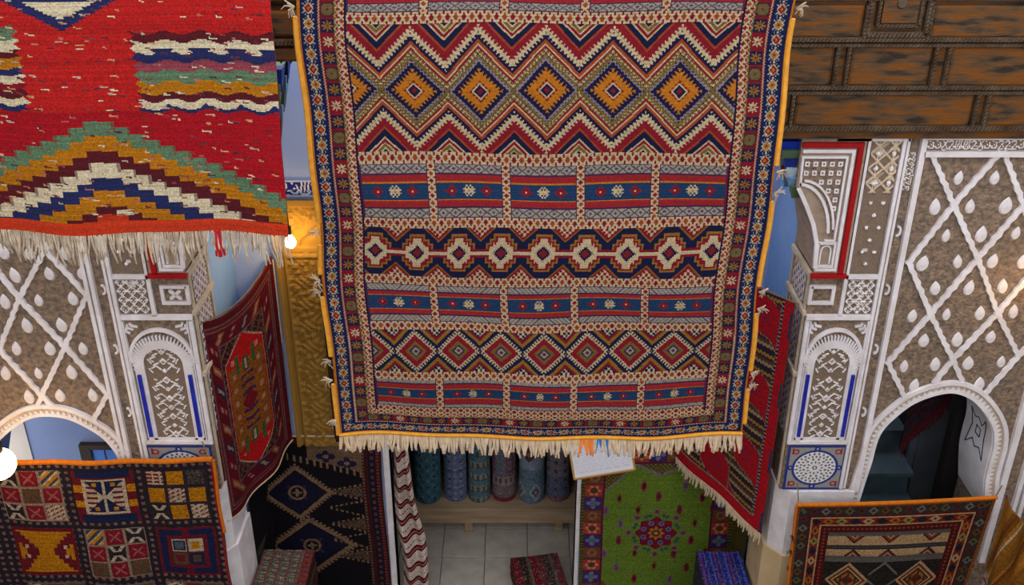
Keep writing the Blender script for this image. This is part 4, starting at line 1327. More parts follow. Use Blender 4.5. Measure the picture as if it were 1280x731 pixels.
# spotted bands between the panels
p.f(np.ones_like(xr, bool), dk)
sp = (np.hypot(saw(xr / 0.05) - 0.5, saw(yd / 0.05) - 0.5) < 0.26)
p.f(sp, (120, 116, 110)); p.f(sp & (RNG.random(xr.shape) < 0.35), (140, 60, 50))
PW, PG, PHt = 0.385, 0.075, 0.40
def cellgrid(x0, y0, w, h, cols, line, motifs=None, lw=0.012):
    n = len(cols); c_ = len(cols[0])
    lx, ly = (x0 + w - xr), (yd - y0)
    inside = (lx >= 0) & (lx < w) & (ly >= 0) & (ly < h)
    p.f(inside, line)
    for j in range(n):
        for i in range(c_):
            a, b = i * w / c_, j * h / n
            m_ = inside & (lx > a + lw) & (lx < a + w / c_ - lw) & (ly > b + lw) & (ly < b + h / n - lw)
            col = cols[j][i]
            if isinstance(col, str):
                ux, uy = lx - a, ly - b
                if col == 's':
                    p.f(m_, cr); p.f(m_ & (saw(uy / 0.03) < 0.6) & (saw(ux / 0.045) > 0.3), rd)
                elif col == 'z':
                    p.f(m_, cr); p.f(m_ & (saw((uy + 0.5 * ux) / 0.032) < 0.4) & (saw(ux / 0.03) < 0.75), rd)
                elif col == 'd':
                    p.f(m_, (54, 44, 50)); p.f(m_ & (RNG.random(xr.shape) < 0.3), (110, 100, 84))
                elif col == 'g':
                    p.f(m_, gd); p.f(m_ & (RNG.random(xr.shape) < 0.10), (120, 76, 20))
                elif col == 'r':
                    p.f(m_, rd); cx_, cy_ = w / c_ / 2, h / n / 2
                    p.f(m_ & (abs(abs(ux - cx_) - abs(uy - cy_)) < 0.009) & (abs(ux - cx_) < 0.035), (170, 90, 84))
                elif col == 'o':
                    p.f(m_, ol); p.f(m_ & (RNG.random(xr.shape) < 0.3), (130, 60, 50))
                elif col == 'x':
                    p.f(m_, (46, 36, 44)); cx_, cy_ = w / c_ / 2, h / n / 2
                    p.f(m_ & (abs(abs(ux - cx_) - abs(uy - cy_) * 0.7) < 0.013) & (abs(uy - cy_) > 0.012), cr)
                elif col == 't':
                    p.f(m_, (60, 70, 84)); p.f(m_ & (saw((ux + uy) / 0.07) < 0.4), gd); p.f(m_ & (saw((ux + uy) / 0.07) > 0.8), cr)
            else:
                p.f(m_, col)
x1_ = 0.055
xs_ = [x1_, x1_ + PW + PG - 0.005, x1_ + 2 * (PW + PG)]
y1_ = 0.055; y2_ = y1_ + PHt + 0.06
cellgrid(xs_[0], y1_, PW, PHt, [['s', 'g', 'd'], ['g', 'z', 'g'], ['x', 'g', 'z']], (50, 40, 46))
cellgrid(xs_[2], y1_, PW, PHt, [['x', 'r', 't'], ['r', 'o', 'r'], ['x', 'r', 'z']], (150, 128, 108), lw=0.007)
cellgrid(xs_[1], y2_, PW, PHt, [['t', 'r', 'x'], ['r', 'x', 'r'], ['o', 'r', 'o']], (150, 128, 108), lw=0.008)
# butterfly panel in the middle
lx, ly = (xs_[1] + PW - xr) / PW - 0.5, (yd - y1_) / PHt - 0.5
ins = (abs(lx) < 0.5) & (abs(ly) < 0.5)
p.f(ins, mr_); p.f(ins & (abs(ly) > 0.36) & (abs(lx) < 0.44), nb); p.f(ins & (abs(lx) > 0.36) & (abs(abs(ly) - 0.15) < 0.07), gd)
i2 = (abs(lx) < 0.35) & (abs(ly) < 0.34)
p.f(i2, cr); p.f((abs(lx) < 0.32) & (abs(ly) < 0.31), nb)
tri_ = (abs(lx) < 0.32) & (abs(ly) < abs(lx) * 0.95)
p.f(tri_, cr); p.f(tri_ & (saw(ly / 0.1) < 0.4) & (abs(lx) > 0.12) & (abs(lx) < 0.29), mr_)
p.f(i2 & (abs(lx) < 0.025), cr); p.f((abs(abs(lx) - 0.15) < 0.04) & (abs(abs(ly) - 0.24) < 0.04), gd)
# mustard panel with two serrated arrows, below left
lx, ly = (xs_[2] + PW - xr) / PW - 0.5, (yd - y2_) / PHt - 0.5
ins = (abs(lx) < 0.52) & (abs(ly) < 0.5)
p.f(ins, mr_); p.f((abs(lx) < 0.46) & (abs(ly) < 0.43), gd)
a = 0.46 - abs(lx)
stp = np.floor(abs(ly) * 12) / 12
p.f((abs(lx) < 0.46) & (a < 0.33 - stp * 0.75) & (a > 0.13 - stp * 0.75) & (abs(ly) < 0.4), mr_)
p.f((abs(lx) < 0.46) & (abs(a - 0.14) < 0.03) & (abs(abs(ly) - 0.1) < 0.04), cr)
# navy framed panel with four squares, below right
lx, ly = (xs_[0] + PW - xr) / PW - 0.5, (yd - y2_) / PHt - 0.5
ins = (abs(lx) < 0.5) & (abs(ly) < 0.5)
p.f(ins, mr_); fr = np.maximum(abs(lx), abs(ly)); p.f(ins & (fr < 0.46) & (fr > 0.34), nb); p.f(ins & (fr < 0.46) & (fr > 0.34) & (abs(lx) < 0.06), mr_)
for i, (sx_, sy_) in enumerate(((-.14, -.14), (.14, -.14), (-.14, .14), (.14, .14))):
    q_ = np.maximum(abs(lx - sx_), abs(ly - sy_))
    p.f(q_ < 0.125, (nb, cr, ol, nb)[i]); p.f(q_ < 0.07, ((90, 100, 110), gd, mr_, (90, 70, 50))[i])
    if i == 0: p.f((q_ < 0.125) & (q_ > 0.1), cr)
y3_ = y2_ + PHt + 0.06
for i in range(3):
    cellgrid(xs_[i], y3_, PW, 0.3, [['z', 'r', 'o'], ['r', 'x', 'g']], (120, 100, 86))
bd = (xr < 0.045) | (xr > p.W - 0.045)
p.f(xr < 0.018, (150, 40, 40))
p.wool(0.13, 0.04).gain(0.6)
def pl_(U, V):
    d = 1 - V
    X = PLX0 + (PLX1 - PLX0) * U + 0.004 * np.sin(V * 15)
    Yd = PLY - 0.02 * d + 0.018 * np.sin(U * 10) * d + 0.008 * np.sin(U * 21)
    Z = PLZ1 - 1.25 + 1.25 * V + 0.004 * np.sin(U * 7 + 2) * V - 0.016 * np.sin(math.pi * U) * V + 0.008 * np.sin(U * 16 + V * 9) * (1 - V)
    return X, Yd, Z
plt_ = thing('patchwork_rug', ((PLX0 + PLX1) / 2, PLY, PLZ1 - 1.25), 'dark patchwork panel rug with mustard squares hanging at lower left', 'rug')
grid_mesh('knotted_field', sheet(p, pl_), p.c, 'pile', plt_, back=(0, 0.014, 0))
MB().tube([Vector(one(pl_, t_, 1)) + Vector((0, 0, 0.008)) for t_ in np.linspace(0, 1, 30)], 0.017, 8).build('top_binding', 'orange', plt_)
MB().tube([Vector(one(pl_, 1, t_)) + Vector((0.006, 0, 0)) for t_ in np.linspace(0.55, 1, 20)], 0.011, 6).build('side_binding', 'orange', plt_)
MB().tube([Vector(one(pl_, 1, t_)) + Vector((0.006, 0, 0)) for t_ in np.linspace(0, 0.2, 10)], 0.011, 6).build('side_binding', 'orange', plt_)

# ------------------------------------------------------------------ striped rug, lower right
QZ1, QY, QH = 1.95, 5.0, 1.0
QX0, QX1 = 1.79, 3.03
p = Pat(QX1 - QX0, QH, 0.005, (40, 30, 30))
xl, yd = p.x, p.H - p.y
W = p.W
dkb = (44, 34, 34); rdq = (128, 36, 26); tan = (196, 158, 112); orq = (176, 96, 34)
e = np.minimum(np.minimum(xl, W - xl), yd)
s_ = np.where(e == yd, xl, yd)
p.f(e < 0.26, dkb)
def chain(a, b, per, bg, cols, outline=None):
    m_ = (e >= a) & (e < b)
    p.f(m_, bg)
    c_ = (a + b) / 2
    qs = (saw(s_ / per) - 0.5) * per
    ci = np.floor(s_ / per).astype(int) % len(cols)
    d_ = abs(qs) / (per * 0.46) + abs(e - c_) / ((b - a) * 0.5)
    for i, cc in enumerate(cols):
        p.f(m_ & (d_ < 1) & (ci == i), cc)
    p.f(m_ & (d_ < 0.35), dkb)
    if outline: p.f((abs(e - a) < 0.004) | (abs(e - b) < 0.004), outline)
chain(0.02, 0.085, 0.075, (54, 50, 52), [(104, 96, 60), (96, 40, 34), (120, 112, 96), (110, 70, 30)])
p.f((e >= 0.085) & (e < 0.105), (90, 28, 24))
chain(0.105, 0.165, 0.085, rdq, [tan, (30, 30, 44), orq, (150, 140, 70), (34, 36, 60)], tan)
p.f((e >= 0.17) & (e < 0.225), (86, 22, 22))
p.f((e >= 0.18) & (e < 0.215) & (np.hypot(saw(s_ / 0.03) - .5, (e - .1975) / .03) < 0.3), (150, 70, 50))
fld = e >= 0.225
p.f(fld, (34, 34, 32))
fy = yd - 0.225
p.f(fld & (fy < 0.028), (96, 92, 88)); 
for a, b in ((0.030, 0.105), (0.140, 0.195)): p.f(fld & (fy >= a) & (fy < b), tan)
p.f(fld & (fy >= 0.105) & (fy < 0.14), (48, 50, 54)); p.f(fld & (fy >= 0.118) & (fy < 0.127), (100, 96, 92)); p.f(fld & (fy >= 0.195) & (fy < 0.245), (104, 98, 92))
for cx_ in (0.40, 0.63, 0.90):
    d_ = abs(xl - cx_) + (fy - 0.032) * 1.0
    for w_, cc in ((0.062, (60, 26, 26)), (0.045, (150, 60, 40)), (0.024, tan), (0.012, (60, 26, 26))): p.f(fld & (fy > 0.03) & (fy < 0.105) & (d_ < w_), cc)
    d_ = abs(xl - cx_) + (0.193 - fy) * 1.0
    for w_, cc in ((0.058, (60, 26, 26)), (0.042, (150, 60, 40)), (0.028, tan), (0.018, (70, 76, 90))): p.f(fld & (fy > 0.142) & (fy < 0.195) & (d_ < w_), cc)
low = fld & (fy >= 0.245)
p.f(low & (RNG.random(xl.shape) < 0.10), (84, 60, 40))
for cx_ in (0.39, 0.87):
    d_ = abs(xl - cx_) / 0.15 + abs(fy - 0.40) / 0.15
    for w_, cc in ((1.0, tan), (0.85, (110, 44, 30)), (0.72, tan), (0.62, (60, 30, 26)), (0.5, orq), (0.3, (100, 34, 26))): p.f(low & (d_ < w_), cc)
    p.f(low & (d_ < 0.6) & (saw((xl - cx_) / 0.05) < 0.3), (60, 60, 40))
for cx_ in (0.63,):
    p.f(low & (abs(abs(xl - cx_) - abs(saw(fy / 0.24 + 0.45) - 0.5) * 0.24) < 0.010) & (abs(xl - cx_) < 0.1), (120, 112, 100))
p.f(e < 0.02, (150, 80, 34))
p.wool(0.12, 0.04).gain(0.55)
def ql(U, V):
    d = 1 - V
    X = QX0 + 0.045 * d + (QX1 - QX0) * U * (1 - 0.085 * d) - 0.02 * V * U * 0
    Yd = QY - 0.01 * d + 0.02 * np.sin(U * 8 + 1) * d
    Z = QZ1 - QH + QH * V + (0.06 * (U - 0.4)) * V - 0.012 * np.sin(math.pi * U) * V
    return X, Yd, Z
qt_ = thing('striped_rug', ((QX0 + QX1) / 2, QY, QZ1 - QH), 'brown bordered rug with cream bands hanging across the lower right arch', 'rug')
grid_mesh('knotted_field', sheet(p, ql), p.c, 'pile', qt_, back=(0, 0.014, 0))
MB().tube([Vector(one(ql, t_, 1)) + Vector((0, 0, 0.006)) for t_ in np.linspace(0, 1, 30)], 0.013, 8).build('top_binding', 'orange', qt_)
MB().tube([Vector(one(ql, 0, t_)) + Vector((-0.004, 0, 0)) for t_ in np.linspace(0, 1, 20)], 0.009, 6).build('side_binding', 'orange', qt_)
for v in (0.62, 0.75): tuft(qt_, Vector(one(ql, 0, v)), -1, 'dark_wood')

# ------------------------------------------------------------------ rug on the left side of the alcove
SLW, SLH = 0.95, 1.5
p = Pat(SLW, SLH, 0.006, (110, 24, 34))
x, y = p.x, p.y
e = np.minimum(np.minimum(x, SLW - x), np.minimum(y, SLH - y))
s_ = np.where(np.minimum(x, SLW - x) <= np.minimum(y, SLH - y), y, x)
dkr = (92, 18, 30); lin_ = (150, 128, 112)
p.f(e < 0.05, dkr)
for a in (0.05, 0.075): p.f((e > a) & (e < a + 0.012), (110, 84, 78)); 
m_ = (e > 0.095) & (e < 0.20)
p.f(m_, (96, 18, 32))
per = 0.15; ci = np.floor(s_ / per).astype(int) % 3
qs = (saw(s_ / per) - .5) * per; qe = e - 0.148
sl = abs(qs + qe * 0.9)
p.f(m_ & (sl < 0.035) & (abs(qe) < 0.042) & (ci == 0), (40, 36, 70)); p.f(m_ & (sl < 0.035) & (abs(qe) < 0.042) & (ci == 1), (150, 76, 30)); p.f(m_ & (sl < 0.012) & (abs(qe) < 0.03), (170, 140, 120)); p.f(m_ & (sl < 0.025) & (abs(qe) < 0.04) & (ci == 2), (130, 30, 40))
p.f(m_ & (sl < 0.018) & (abs(abs(qe) - 0.02) < 0.008), lin_)
p.f((e > 0.20) & (e < 0.212), (104, 86, 84))
fi = e > 0.212
p.f(fi, (46, 22, 34)); p.f(fi & (saw((x + y) / 0.06) < 0.3), (112, 30, 36)); p.f(fi & (saw((x - y) / 0.11) < 0.14), (110, 96, 50)); p.f(fi & (RNG.random(x.shape) < 0.08), (140, 110, 90))
cx_, cy_ = SLW / 2, SLH / 2
hx = abs(x - cx_); hy = abs(y - cy_)
hexa = np.maximum(hx / 0.235, (hy + hx * 0.75) / 0.56)
p.f(fi & (hexa < 1.0), (190, 150, 130)); p.f(fi & (hexa < 0.975), (186, 24, 26))
in_ = fi & (hexa < 0.9)
p.f(in_ & (hy < 0.33), (150, 88, 26)); p.f(in_ & (hy < 0.33) & (RNG.random(x.shape) < 0.15), (110, 40, 30))
p.f(in_ & (abs(hx - 0.09) < 0.02) & (hy > 0.26) & (hy < 0.40), (64, 92, 50)); p.f(in_ & (hx < 0.03) & (abs(hy - 0.30) < 0.06), (60, 80, 50)); p.f(in_ & (hx < 0.012) & (abs(hy - 0.30) < 0.04), (180, 150, 130))
p.f(in_ & (hx < 0.07) & (hy < 0.22) & (saw(hy / 0.07 + hx * 4) < 0.4), (70, 40, 80)); p.f(in_ & (abs(hx - 0.14) < 0.02) & (saw(y / 0.11) < 0.35), (190, 130, 110)); p.f(in_ & (hx + hy < 0.09), (120, 24, 34))
p.wool(0.12, 0.04).gain(0.75)
def sl_(U, V):
    d = 1 - V
    sag = 0.13 * 4 * U * (1 - U) * (0.35 + 0.65 * V)
    X = -1.895 + 0.275 * U + 0.02 * np.sin(U * 12) * d
    Yd = 5.24 + 0.90 * U
    Z = 3.10 - SLH * d - sag + 0.02 * U
    return X, Yd, Z
slt = thing('medallion_rug', (-1.75, 5.7, 1.6), 'dark red rug with long red and ochre medallion on the left alcove wall', 'rug')
grid_mesh('knotted_field', sheet(p, sl_), p.c, 'pile', slt, back=(-0.012, 0.0, 0))
MB().tube([Vector(one(sl_, t_, 0)) + Vector((0.002, 0, -0.004)) for t_ in np.linspace(0, 1, 30)], 0.005, 6).build('hem_cord', 'fringe', slt)
MB().tube([Vector(one(sl_, 1, t_)) + Vector((0.0, 0.008, 0)) for t_ in np.linspace(0.55, 0.98, 20)], 0.007, 6).build('white_edge_cord', 'fringe', slt)

# ------------------------------------------------------------------ kilim on the right side of the alcove
SRW, SRH = 1.0, 1.75
p = Pat(SRW, SRH, 0.006, (168, 20, 34))
x, y = p.x, p.y             # x = 0 at the back, 1 at the front
rdk = (170, 20, 34)
# slanting blocks, alternately plain red and striped
dn = SRH - y
colw = 0.31
ci_ = np.floor((SRW - 0.09 - x) / colw)
sh = dn + 0.16 * (saw((SRW - 0.09 - x) / colw)) + 0.02 * np.sin(saw((SRW - 0.09 - x) / colw) * 2 * math.pi) + 0.27 * (ci_ % 2) - 0.10
ri_ = np.floor(sh / 0.27)
fu, fv = saw(sh / 0.27), saw((SRW - 0.09 - x) / colw)
strp = (ri_ % 2 == 1)
fld = (x > 0.03) & (x < SRW - 0.09)
zz = (SRH - y) + 0.012 * (abs(saw(x / 0.035) - 0.5) * 2)
sidx = np.floor(zz / 0.022).astype(int) % 6
pal = [(50, 32, 40), (150, 120, 50), (90, 24, 34), (60, 74, 64), (170, 130, 90), (40, 34, 60)]
for i, c_ in enumerate(pal): p.f(fld & strp & (sidx == i), c_)
p.f(fld & ((fu < 0.04) | (fv < 0.035)), (150, 130, 110))
p.f(fld & ((fu < 0.04) | (fv < 0.035)) & (saw((x + y) / 0.024) < 0.5), (50, 34, 46))
dd = np.hypot((fu - 0.5), (fv - 0.5)); p.f(fld & ~strp & (abs(dd - 0.13) < 0.035), (130, 36, 60)); 
ed = abs(x - (SRW - 0.085)); p.f(ed < 0.008, (150, 130, 112)); p.f((ed < 0.008) & (saw(y / 0.03) < 0.5), (46, 34, 60))
p.f(abs(y - 0.10) < 0.007, (150, 130, 112)); p.f(y < 0.09, (184, 22, 34)); p.f(x > SRW - 0.075, (176, 20, 32))
p.f((x > SRW - 0.02) & (saw(y / 0.5) < 0.35), (20, 60, 92))
p.wool(0.09, 0.03).gain(0.75)
def sr_(U, V):
    d = 1 - V
    sag = 0.05 * 4 * U * (1 - U)
    X = 1.235 + 0.43 * U - 0.012 * np.sin(U * 9) * d
    Yd = 6.14 - 0.90 * U
    Z = 3.20 - SRH * d - sag * V + 0.04 * U
    return X, Yd, Z
srt = thing('lozenge_kilim', (1.45, 5.7, 1.45), 'bright red kilim with striped lozenges and white fringe beside the right pillar', 'rug')
grid_mesh('woven_field', sheet(p, sr_), p.c, 'wool', srt, back=(0.008, 0, 0))
fringe('fringe', lambda t_: Vector(one(sr_, t_, 0)), 90, 0.075, 'fringe', srt, 0.007, 0.4)

# ------------------------------------------------------------------ dark rug on the back wall, left of the doorway
BX0, BX1, BH = -1.86, -0.985, 1.60
BWR = 0.5
p = Pat(BX1 - BX0 + BWR, BH, 0.006, (16, 14, 18))
W = p.W; xr = W - p.x; yd = BH - p.y
bk = (22, 19, 24); tn = (122, 96, 74); ind = (30, 32, 62)
p.f(np.ones_like(xr, bool), bk)
p.f(xr < 0.15, (60, 24, 24)); p.f((xr > 0.035) & (xr < 0.105), (24, 26, 42)); p.f((abs(xr - 0.07) < 0.012) & (saw(yd / 0.06) < 0.5), (96, 50, 40)); p.f((abs(xr - 0.03) < 0.01) & (saw(yd / 0.03) < 0.5), (110, 50, 40)); p.f((abs(xr - 0.14) < 0.01) & (saw(yd / 0.03) < 0.5), (100, 76, 60))
p.f(yd < 0.07, (70, 28, 26)); p.f((yd > 0.02) & (yd < 0.045) & (saw(p.x / 0.05) < .5), (36, 30, 50))
c_ = (xr > 0.15) & (xr < 0.56) & (yd > 0.07) & (yd < 0.07 + 0.26 - (xr - 0.15) * 0.28)
p.f(c_, (104, 82, 62))
for cx_, cy_ in ((0.42, 0.19), (0.26, 0.25)):
    d_ = np.hypot((xr - cx_) * 0.8, yd - cy_); an = np.arctan2(yd - cy_, xr - cx_)
    p.f(c_ & (d_ < 0.03 + 0.03 * abs(np.cos(2 * an))), ind); p.f(c_ & (d_ < 0.018), tn)
p.f((abs((yd - 0.07) - 0.28 + (xr - 0.15) * 0.28) < 0.03) & (xr > 0.15) & (saw(xr / 0.05) < 0.35), tn)
for cx_, cy_, rx, ry in ((0.66, 0.53, 0.27, 0.25), (0.60, 1.05, 0.34, 0.27)):
    dx, dy = abs(xr - cx_) / rx, abs(yd - cy_) / ry
    d_ = dx + dy
    hook = 0.06 * (saw((dx - dy) * 6) > 0.45)
    p.f((d_ < 1.02 + hook * 1.5) & (d_ > 0.86), tn); p.f(d_ < 0.86, bk); p.f(d_ < 0.8, (24, 24, 44)); 
    rr = np.hypot((xr - cx_), (yd - cy_)); an = np.arctan2(yd - cy_, xr - cx_)
    p.f(rr < 0.07, tn); p.f(rr < 0.05, bk); p.f(rr < 0.03 * abs(np.cos(2 * an)) + 0.008, (120, 100, 80))
    p.f((abs(dx - dy) < 0.06) & (d_ > 0.35) & (d_ < 0.5), (60, 44, 60))
for cy_ in (0.52, 0.68, 0.84, 1.0, 1.16):
    tri_ = (xr > 0.155) & (abs(yd - cy_) < (0.40 - xr) * 0.24)
    if int(cy_ * 100) % 32 != 4:
        p.f(tri_, (98, 76, 58)); p.f(tri_ & (RNG.random(xr.shape) < 0.4), (48, 30, 34))
    p.f((xr > 0.155) & (abs(abs(yd - cy_) - (0.44 - xr) * 0.26) < 0.009) & (saw(xr / 0.04) < 0.5) & (xr < 0.44), tn)
p.f((p.x < 0.3) & (abs(yd - 0.74) < (0.3 - p.x) * 0.22), (66, 66, 52))
p.wool(0.14, 0.03)
YBW = YB - 0.035
bkt = thing('black_rug', ((BX0 + BX1) / 2, YBW, 0), 'black pile rug with tan hooked diamonds on the back wall left of the doorway', 'rug')
grid_mesh('knotted_field', sheet(p, lambda U, V: (np.maximum(BX0, BX1 - (BX1 - BX0 + BWR) * (1 - U)) + 0.006 * np.sin(V * 7), np.minimum(YBW, YBW - (BX0 - (BX1 - (BX1 - BX0 + BWR) * (1 - U)))) + 0.008 * np.sin(U * 9 + V * 3), 0.03 + BH * V)), p.c, 'pile', bkt, back=(-0.008, 0.010, 0))
MB().tube([(BX0 + 0.01 + t_ * (BX1 - BX0), YBW - 0.004, 0.03 + BH + 0.004) for t_ in np.linspace(0, 1, 12)], 0.009, 6).build('top_binding', 'fringe', bkt)

# ------------------------------------------------------------------ green rug on the back wall, right of the doorway
GX0, GX1, GH, GWR = 0.535, 1.73, 1.54, 0.42
p = Pat(GX1 - GX0 + GWR, GH, 0.0055, (98, 122, 42))
W = GX1 - GX0; x, yd = np.minimum(p.x, W - 0.005), GH - p.y  # dark outer band runs on round the corner, partly standing in for shadow
e = np.minimum(np.minimum(x, W - x), np.minimum(yd, GH + 0.15 - yd))
s_ = np.where(np.minimum(x, W - x) <= np.minimum(yd, GH + 0.15 - yd), yd, x)
p.f(e < 0.03, (60, 58, 30)); p.f((e < 0.03) & (saw(s_ / 0.03) < 0.4), (104, 92, 40))
m_ = (e >= 0.03) & (e < 0.165)
p.f(m_, (150, 56, 50))
per = 0.125; ci = np.floor(s_ / per).astype(int) % 3
qs = (saw(s_ / per) - .5) * per; qe = e - 0.0975
rr = np.hypot(qs, qe); an = np.arctan2(qs, qe)
p.f(m_ & (ci == 1), (58, 44, 92)); p.f(m_ & (ci == 2), (104, 66, 40))
p.f(m_ & (rr < 0.03 + 0.025 * abs(np.cos(3 * an))) & (ci == 0), (206, 116, 80)); p.f(m_ & (rr < 0.03) & (ci == 0), (70, 64, 40)); p.f(m_ & (rr < 0.02 + 0.035 * abs(np.cos(2 * an))) & (ci == 1), (110, 100, 160)); p.f(m_ & (rr < 0.025) & (ci == 1), (80, 110, 90)); p.f(m_ & (rr < 0.04) & (rr > 0.02) & (ci == 2), (140, 90, 70))
p.f(m_ & (abs(abs(qs) - per / 2) < 0.006), (80, 40, 50)); p.f((e >= 0.165) & (e < 0.18), (84, 30, 50))
fx = abs(x - W / 2); fld = e >= 0.18
hw = W / 2 - 0.18
ycut = 0.18 + np.where(fx > 0.2, (fx - 0.2) / (hw - 0.2) * 0.27, (0.2 - fx) * 0.55)
cn = fld & (yd < ycut)
p.f(cn, (76, 74, 40)); p.f(cn & (saw((x + yd) / 0.035) < 0.5) & (saw((x - yd) / 0.035) < 0.5), (126, 116, 52)); p.f(cn & (RNG.random(x.shape) < 0.1), (110, 40, 50))
p.f(fld & (abs(yd - ycut) < 0.012), (118, 104, 110))
cb = fld & (yd > GH - 0.20 + 0.27 - (fx - 0.2) / (hw - 0.2) * 0.27)
p.f(cb, (76, 74, 40)); p.f(cb & (saw((x + yd) / 0.035) < 0.5), (110, 60, 50))
cxm, cym = W / 2, 0.85
gr = fld & ~cn & ~cb
for i, (a, b) in enumerate([(-.12, .34), (.2, .34), (-.3, .46), (.0, .44), (.34, .46), (-.40, .58), (-.15, .57), (.17, .57), (.43, .56), (-.28, .71), (.3, .70), (-.29, .88), (.28, .87), (-.40, 1.02), (-.16, 1.01), (.15, 1.01), (.40, 1.0), (-.3, 1.16), (.0, 1.14), (.26, 1.15), (-.15, 1.28), (.14, 1.28)]):
    d_ = np.hypot((x - cxm - a) / 0.022, (yd - b - 0.05) / 0.048)
    p.f(gr & (d_ < 1), ((130, 40, 52), (112, 92, 104), (116, 86, 36), (118, 44, 44))[i % 4]); p.f(gr & (d_ < 0.55), ((70, 20, 40), (104, 60, 100), (60, 30, 30), (90, 30, 60))[i % 4])
dx, dy = x - cxm, yd - cym
rr = np.hypot(dx, dy); an = np.arctan2(dy, dx)
for kk in range(8):
    a = kk * math.pi / 4
    d_ = np.hypot(dx - 0.215 * math.cos(a), dy - 0.215 * math.sin(a)); p.f(d_ < 0.03, (112, 100, 90)); p.f(d_ < 0.018, (110, 50, 60))
    for o_ in (-0.3, 0.3):
        d_ = np.hypot(dx - 0.18 * math.cos(a + o_), dy - 0.18 * math.sin(a + o_)); p.f(d_ < 0.016, (60, 80, 90))
p.f(rr < 0.15 + 0.015 * np.cos(8 * an), (116, 24, 44))
for kk in range(8):
    a = kk * math.pi / 4 + math.pi / 8
    d_ = np.hypot(dx - 0.105 * math.cos(a), dy - 0.105 * math.sin(a)); p.f(d_ < 0.022, (96, 104, 140)); p.f(d_ < 0.01, (60, 50, 100))
p.f(rr < 0.055 + 0.012 * np.cos(8 * an), (150, 120, 40)); p.f(rr < 0.035, (120, 40, 40)); p.f(rr < 0.015, (160, 130, 60))
p.wool(0.12, 0.03)
grt = thing('green_rug', ((GX0 + GX1) / 2, YBW, 0), 'green rug with small central star medallion hanging right of the doorway', 'rug')
grid_mesh('knotted_field', sheet(p, lambda U, V: (np.minimum(GX1, GX0 + (GX1 - GX0 + GWR) * U) + 0.005 * np.sin(V * 8), np.minimum(YBW, YBW - (GX0 + (GX1 - GX0 + GWR) * U - GX1)) + 0.008 * np.sin(U * 7 + V * 4), 0.02 + GH * V)), p.c, 'pile', grt, back=(0.006, 0.010, 0))

# ------------------------------------------------------------------ ochre cloth hanging out towards the viewer, far right
p = Pat(0.95, 1.15, 0.007, (170, 110, 34))
x, yd = p.x, p.H - p.y      # x = 0 far end
d_ = x * 0.75 - yd * 0.25
n = np.floor((x * 0.9 + 0.3 * yd) / 0.028).astype(int)
tone = RNG.uniform(0.75, 1.15, 400)[np.clip(n + 100, 0, 399)]
p.c = p.c * tone[..., None]
p.f((saw((x * 0.9 + 0.3 * yd) / 0.16) < 0.10), (120, 56, 26)); p.f(saw((x * 0.9 + 0.3 * yd) / 0.31 + 0.3) < 0.035, (204, 190, 160))
p.f((yd > 0.62 + x * 0.8), (170, 160, 150)); p.f((yd > 0.66 + x * 0.8) & (yd < 0.69 + x * 0.8), (150, 70, 40))
p.wool(0.1, 0.03).gain(0.7)
gc = thing('ochre_cloth', (3.07, 4.6, 0.85), 'ochre striped cloth hanging at the far right edge beside the brown rug', 'cloth')
# seen from the courtyard: u runs from the far end to the near end along the rope
grid_mesh('cloth_panel', sheet(p, lambda U, V: (3.075 + 0.025 * np.sin(U * 26 + V * 1.5) * (1 - 0.5 * V), 5.0 - 0.93 * U, 0.86 + 1.15 * V - 0.03 * np.sin(math.pi * U) * V)), p.c, 'wool', gc, back=(0.006, 0, 0))

# ================================================================== things in and around the doorway
# ---- bench
bn = thing('low_bench', (-0.2, 7.15, 0), 'low plank bench carrying rolled rugs beyond the doorway', 'bench')
MB().box(-1.02, 0.60, 6.93, 7.60, 0.285, 0.32).build('seat_plank', 'bench_wood', bn)
MB().box(-1.02, 0.60, 6.96, 6.99, 0.135, 0.283).build('front_board', 'bench_wood', bn)
for lx in (-0.95, -0.42, 0.38):
    MB().box(lx, lx + 0.07, 7.0, 7.07, 0, 0.285).build('leg', 'bench_wood', bn)
    MB().box(lx, lx + 0.07, 7.5, 7.57, 0, 0.285).build('leg', 'bench_wood', bn)

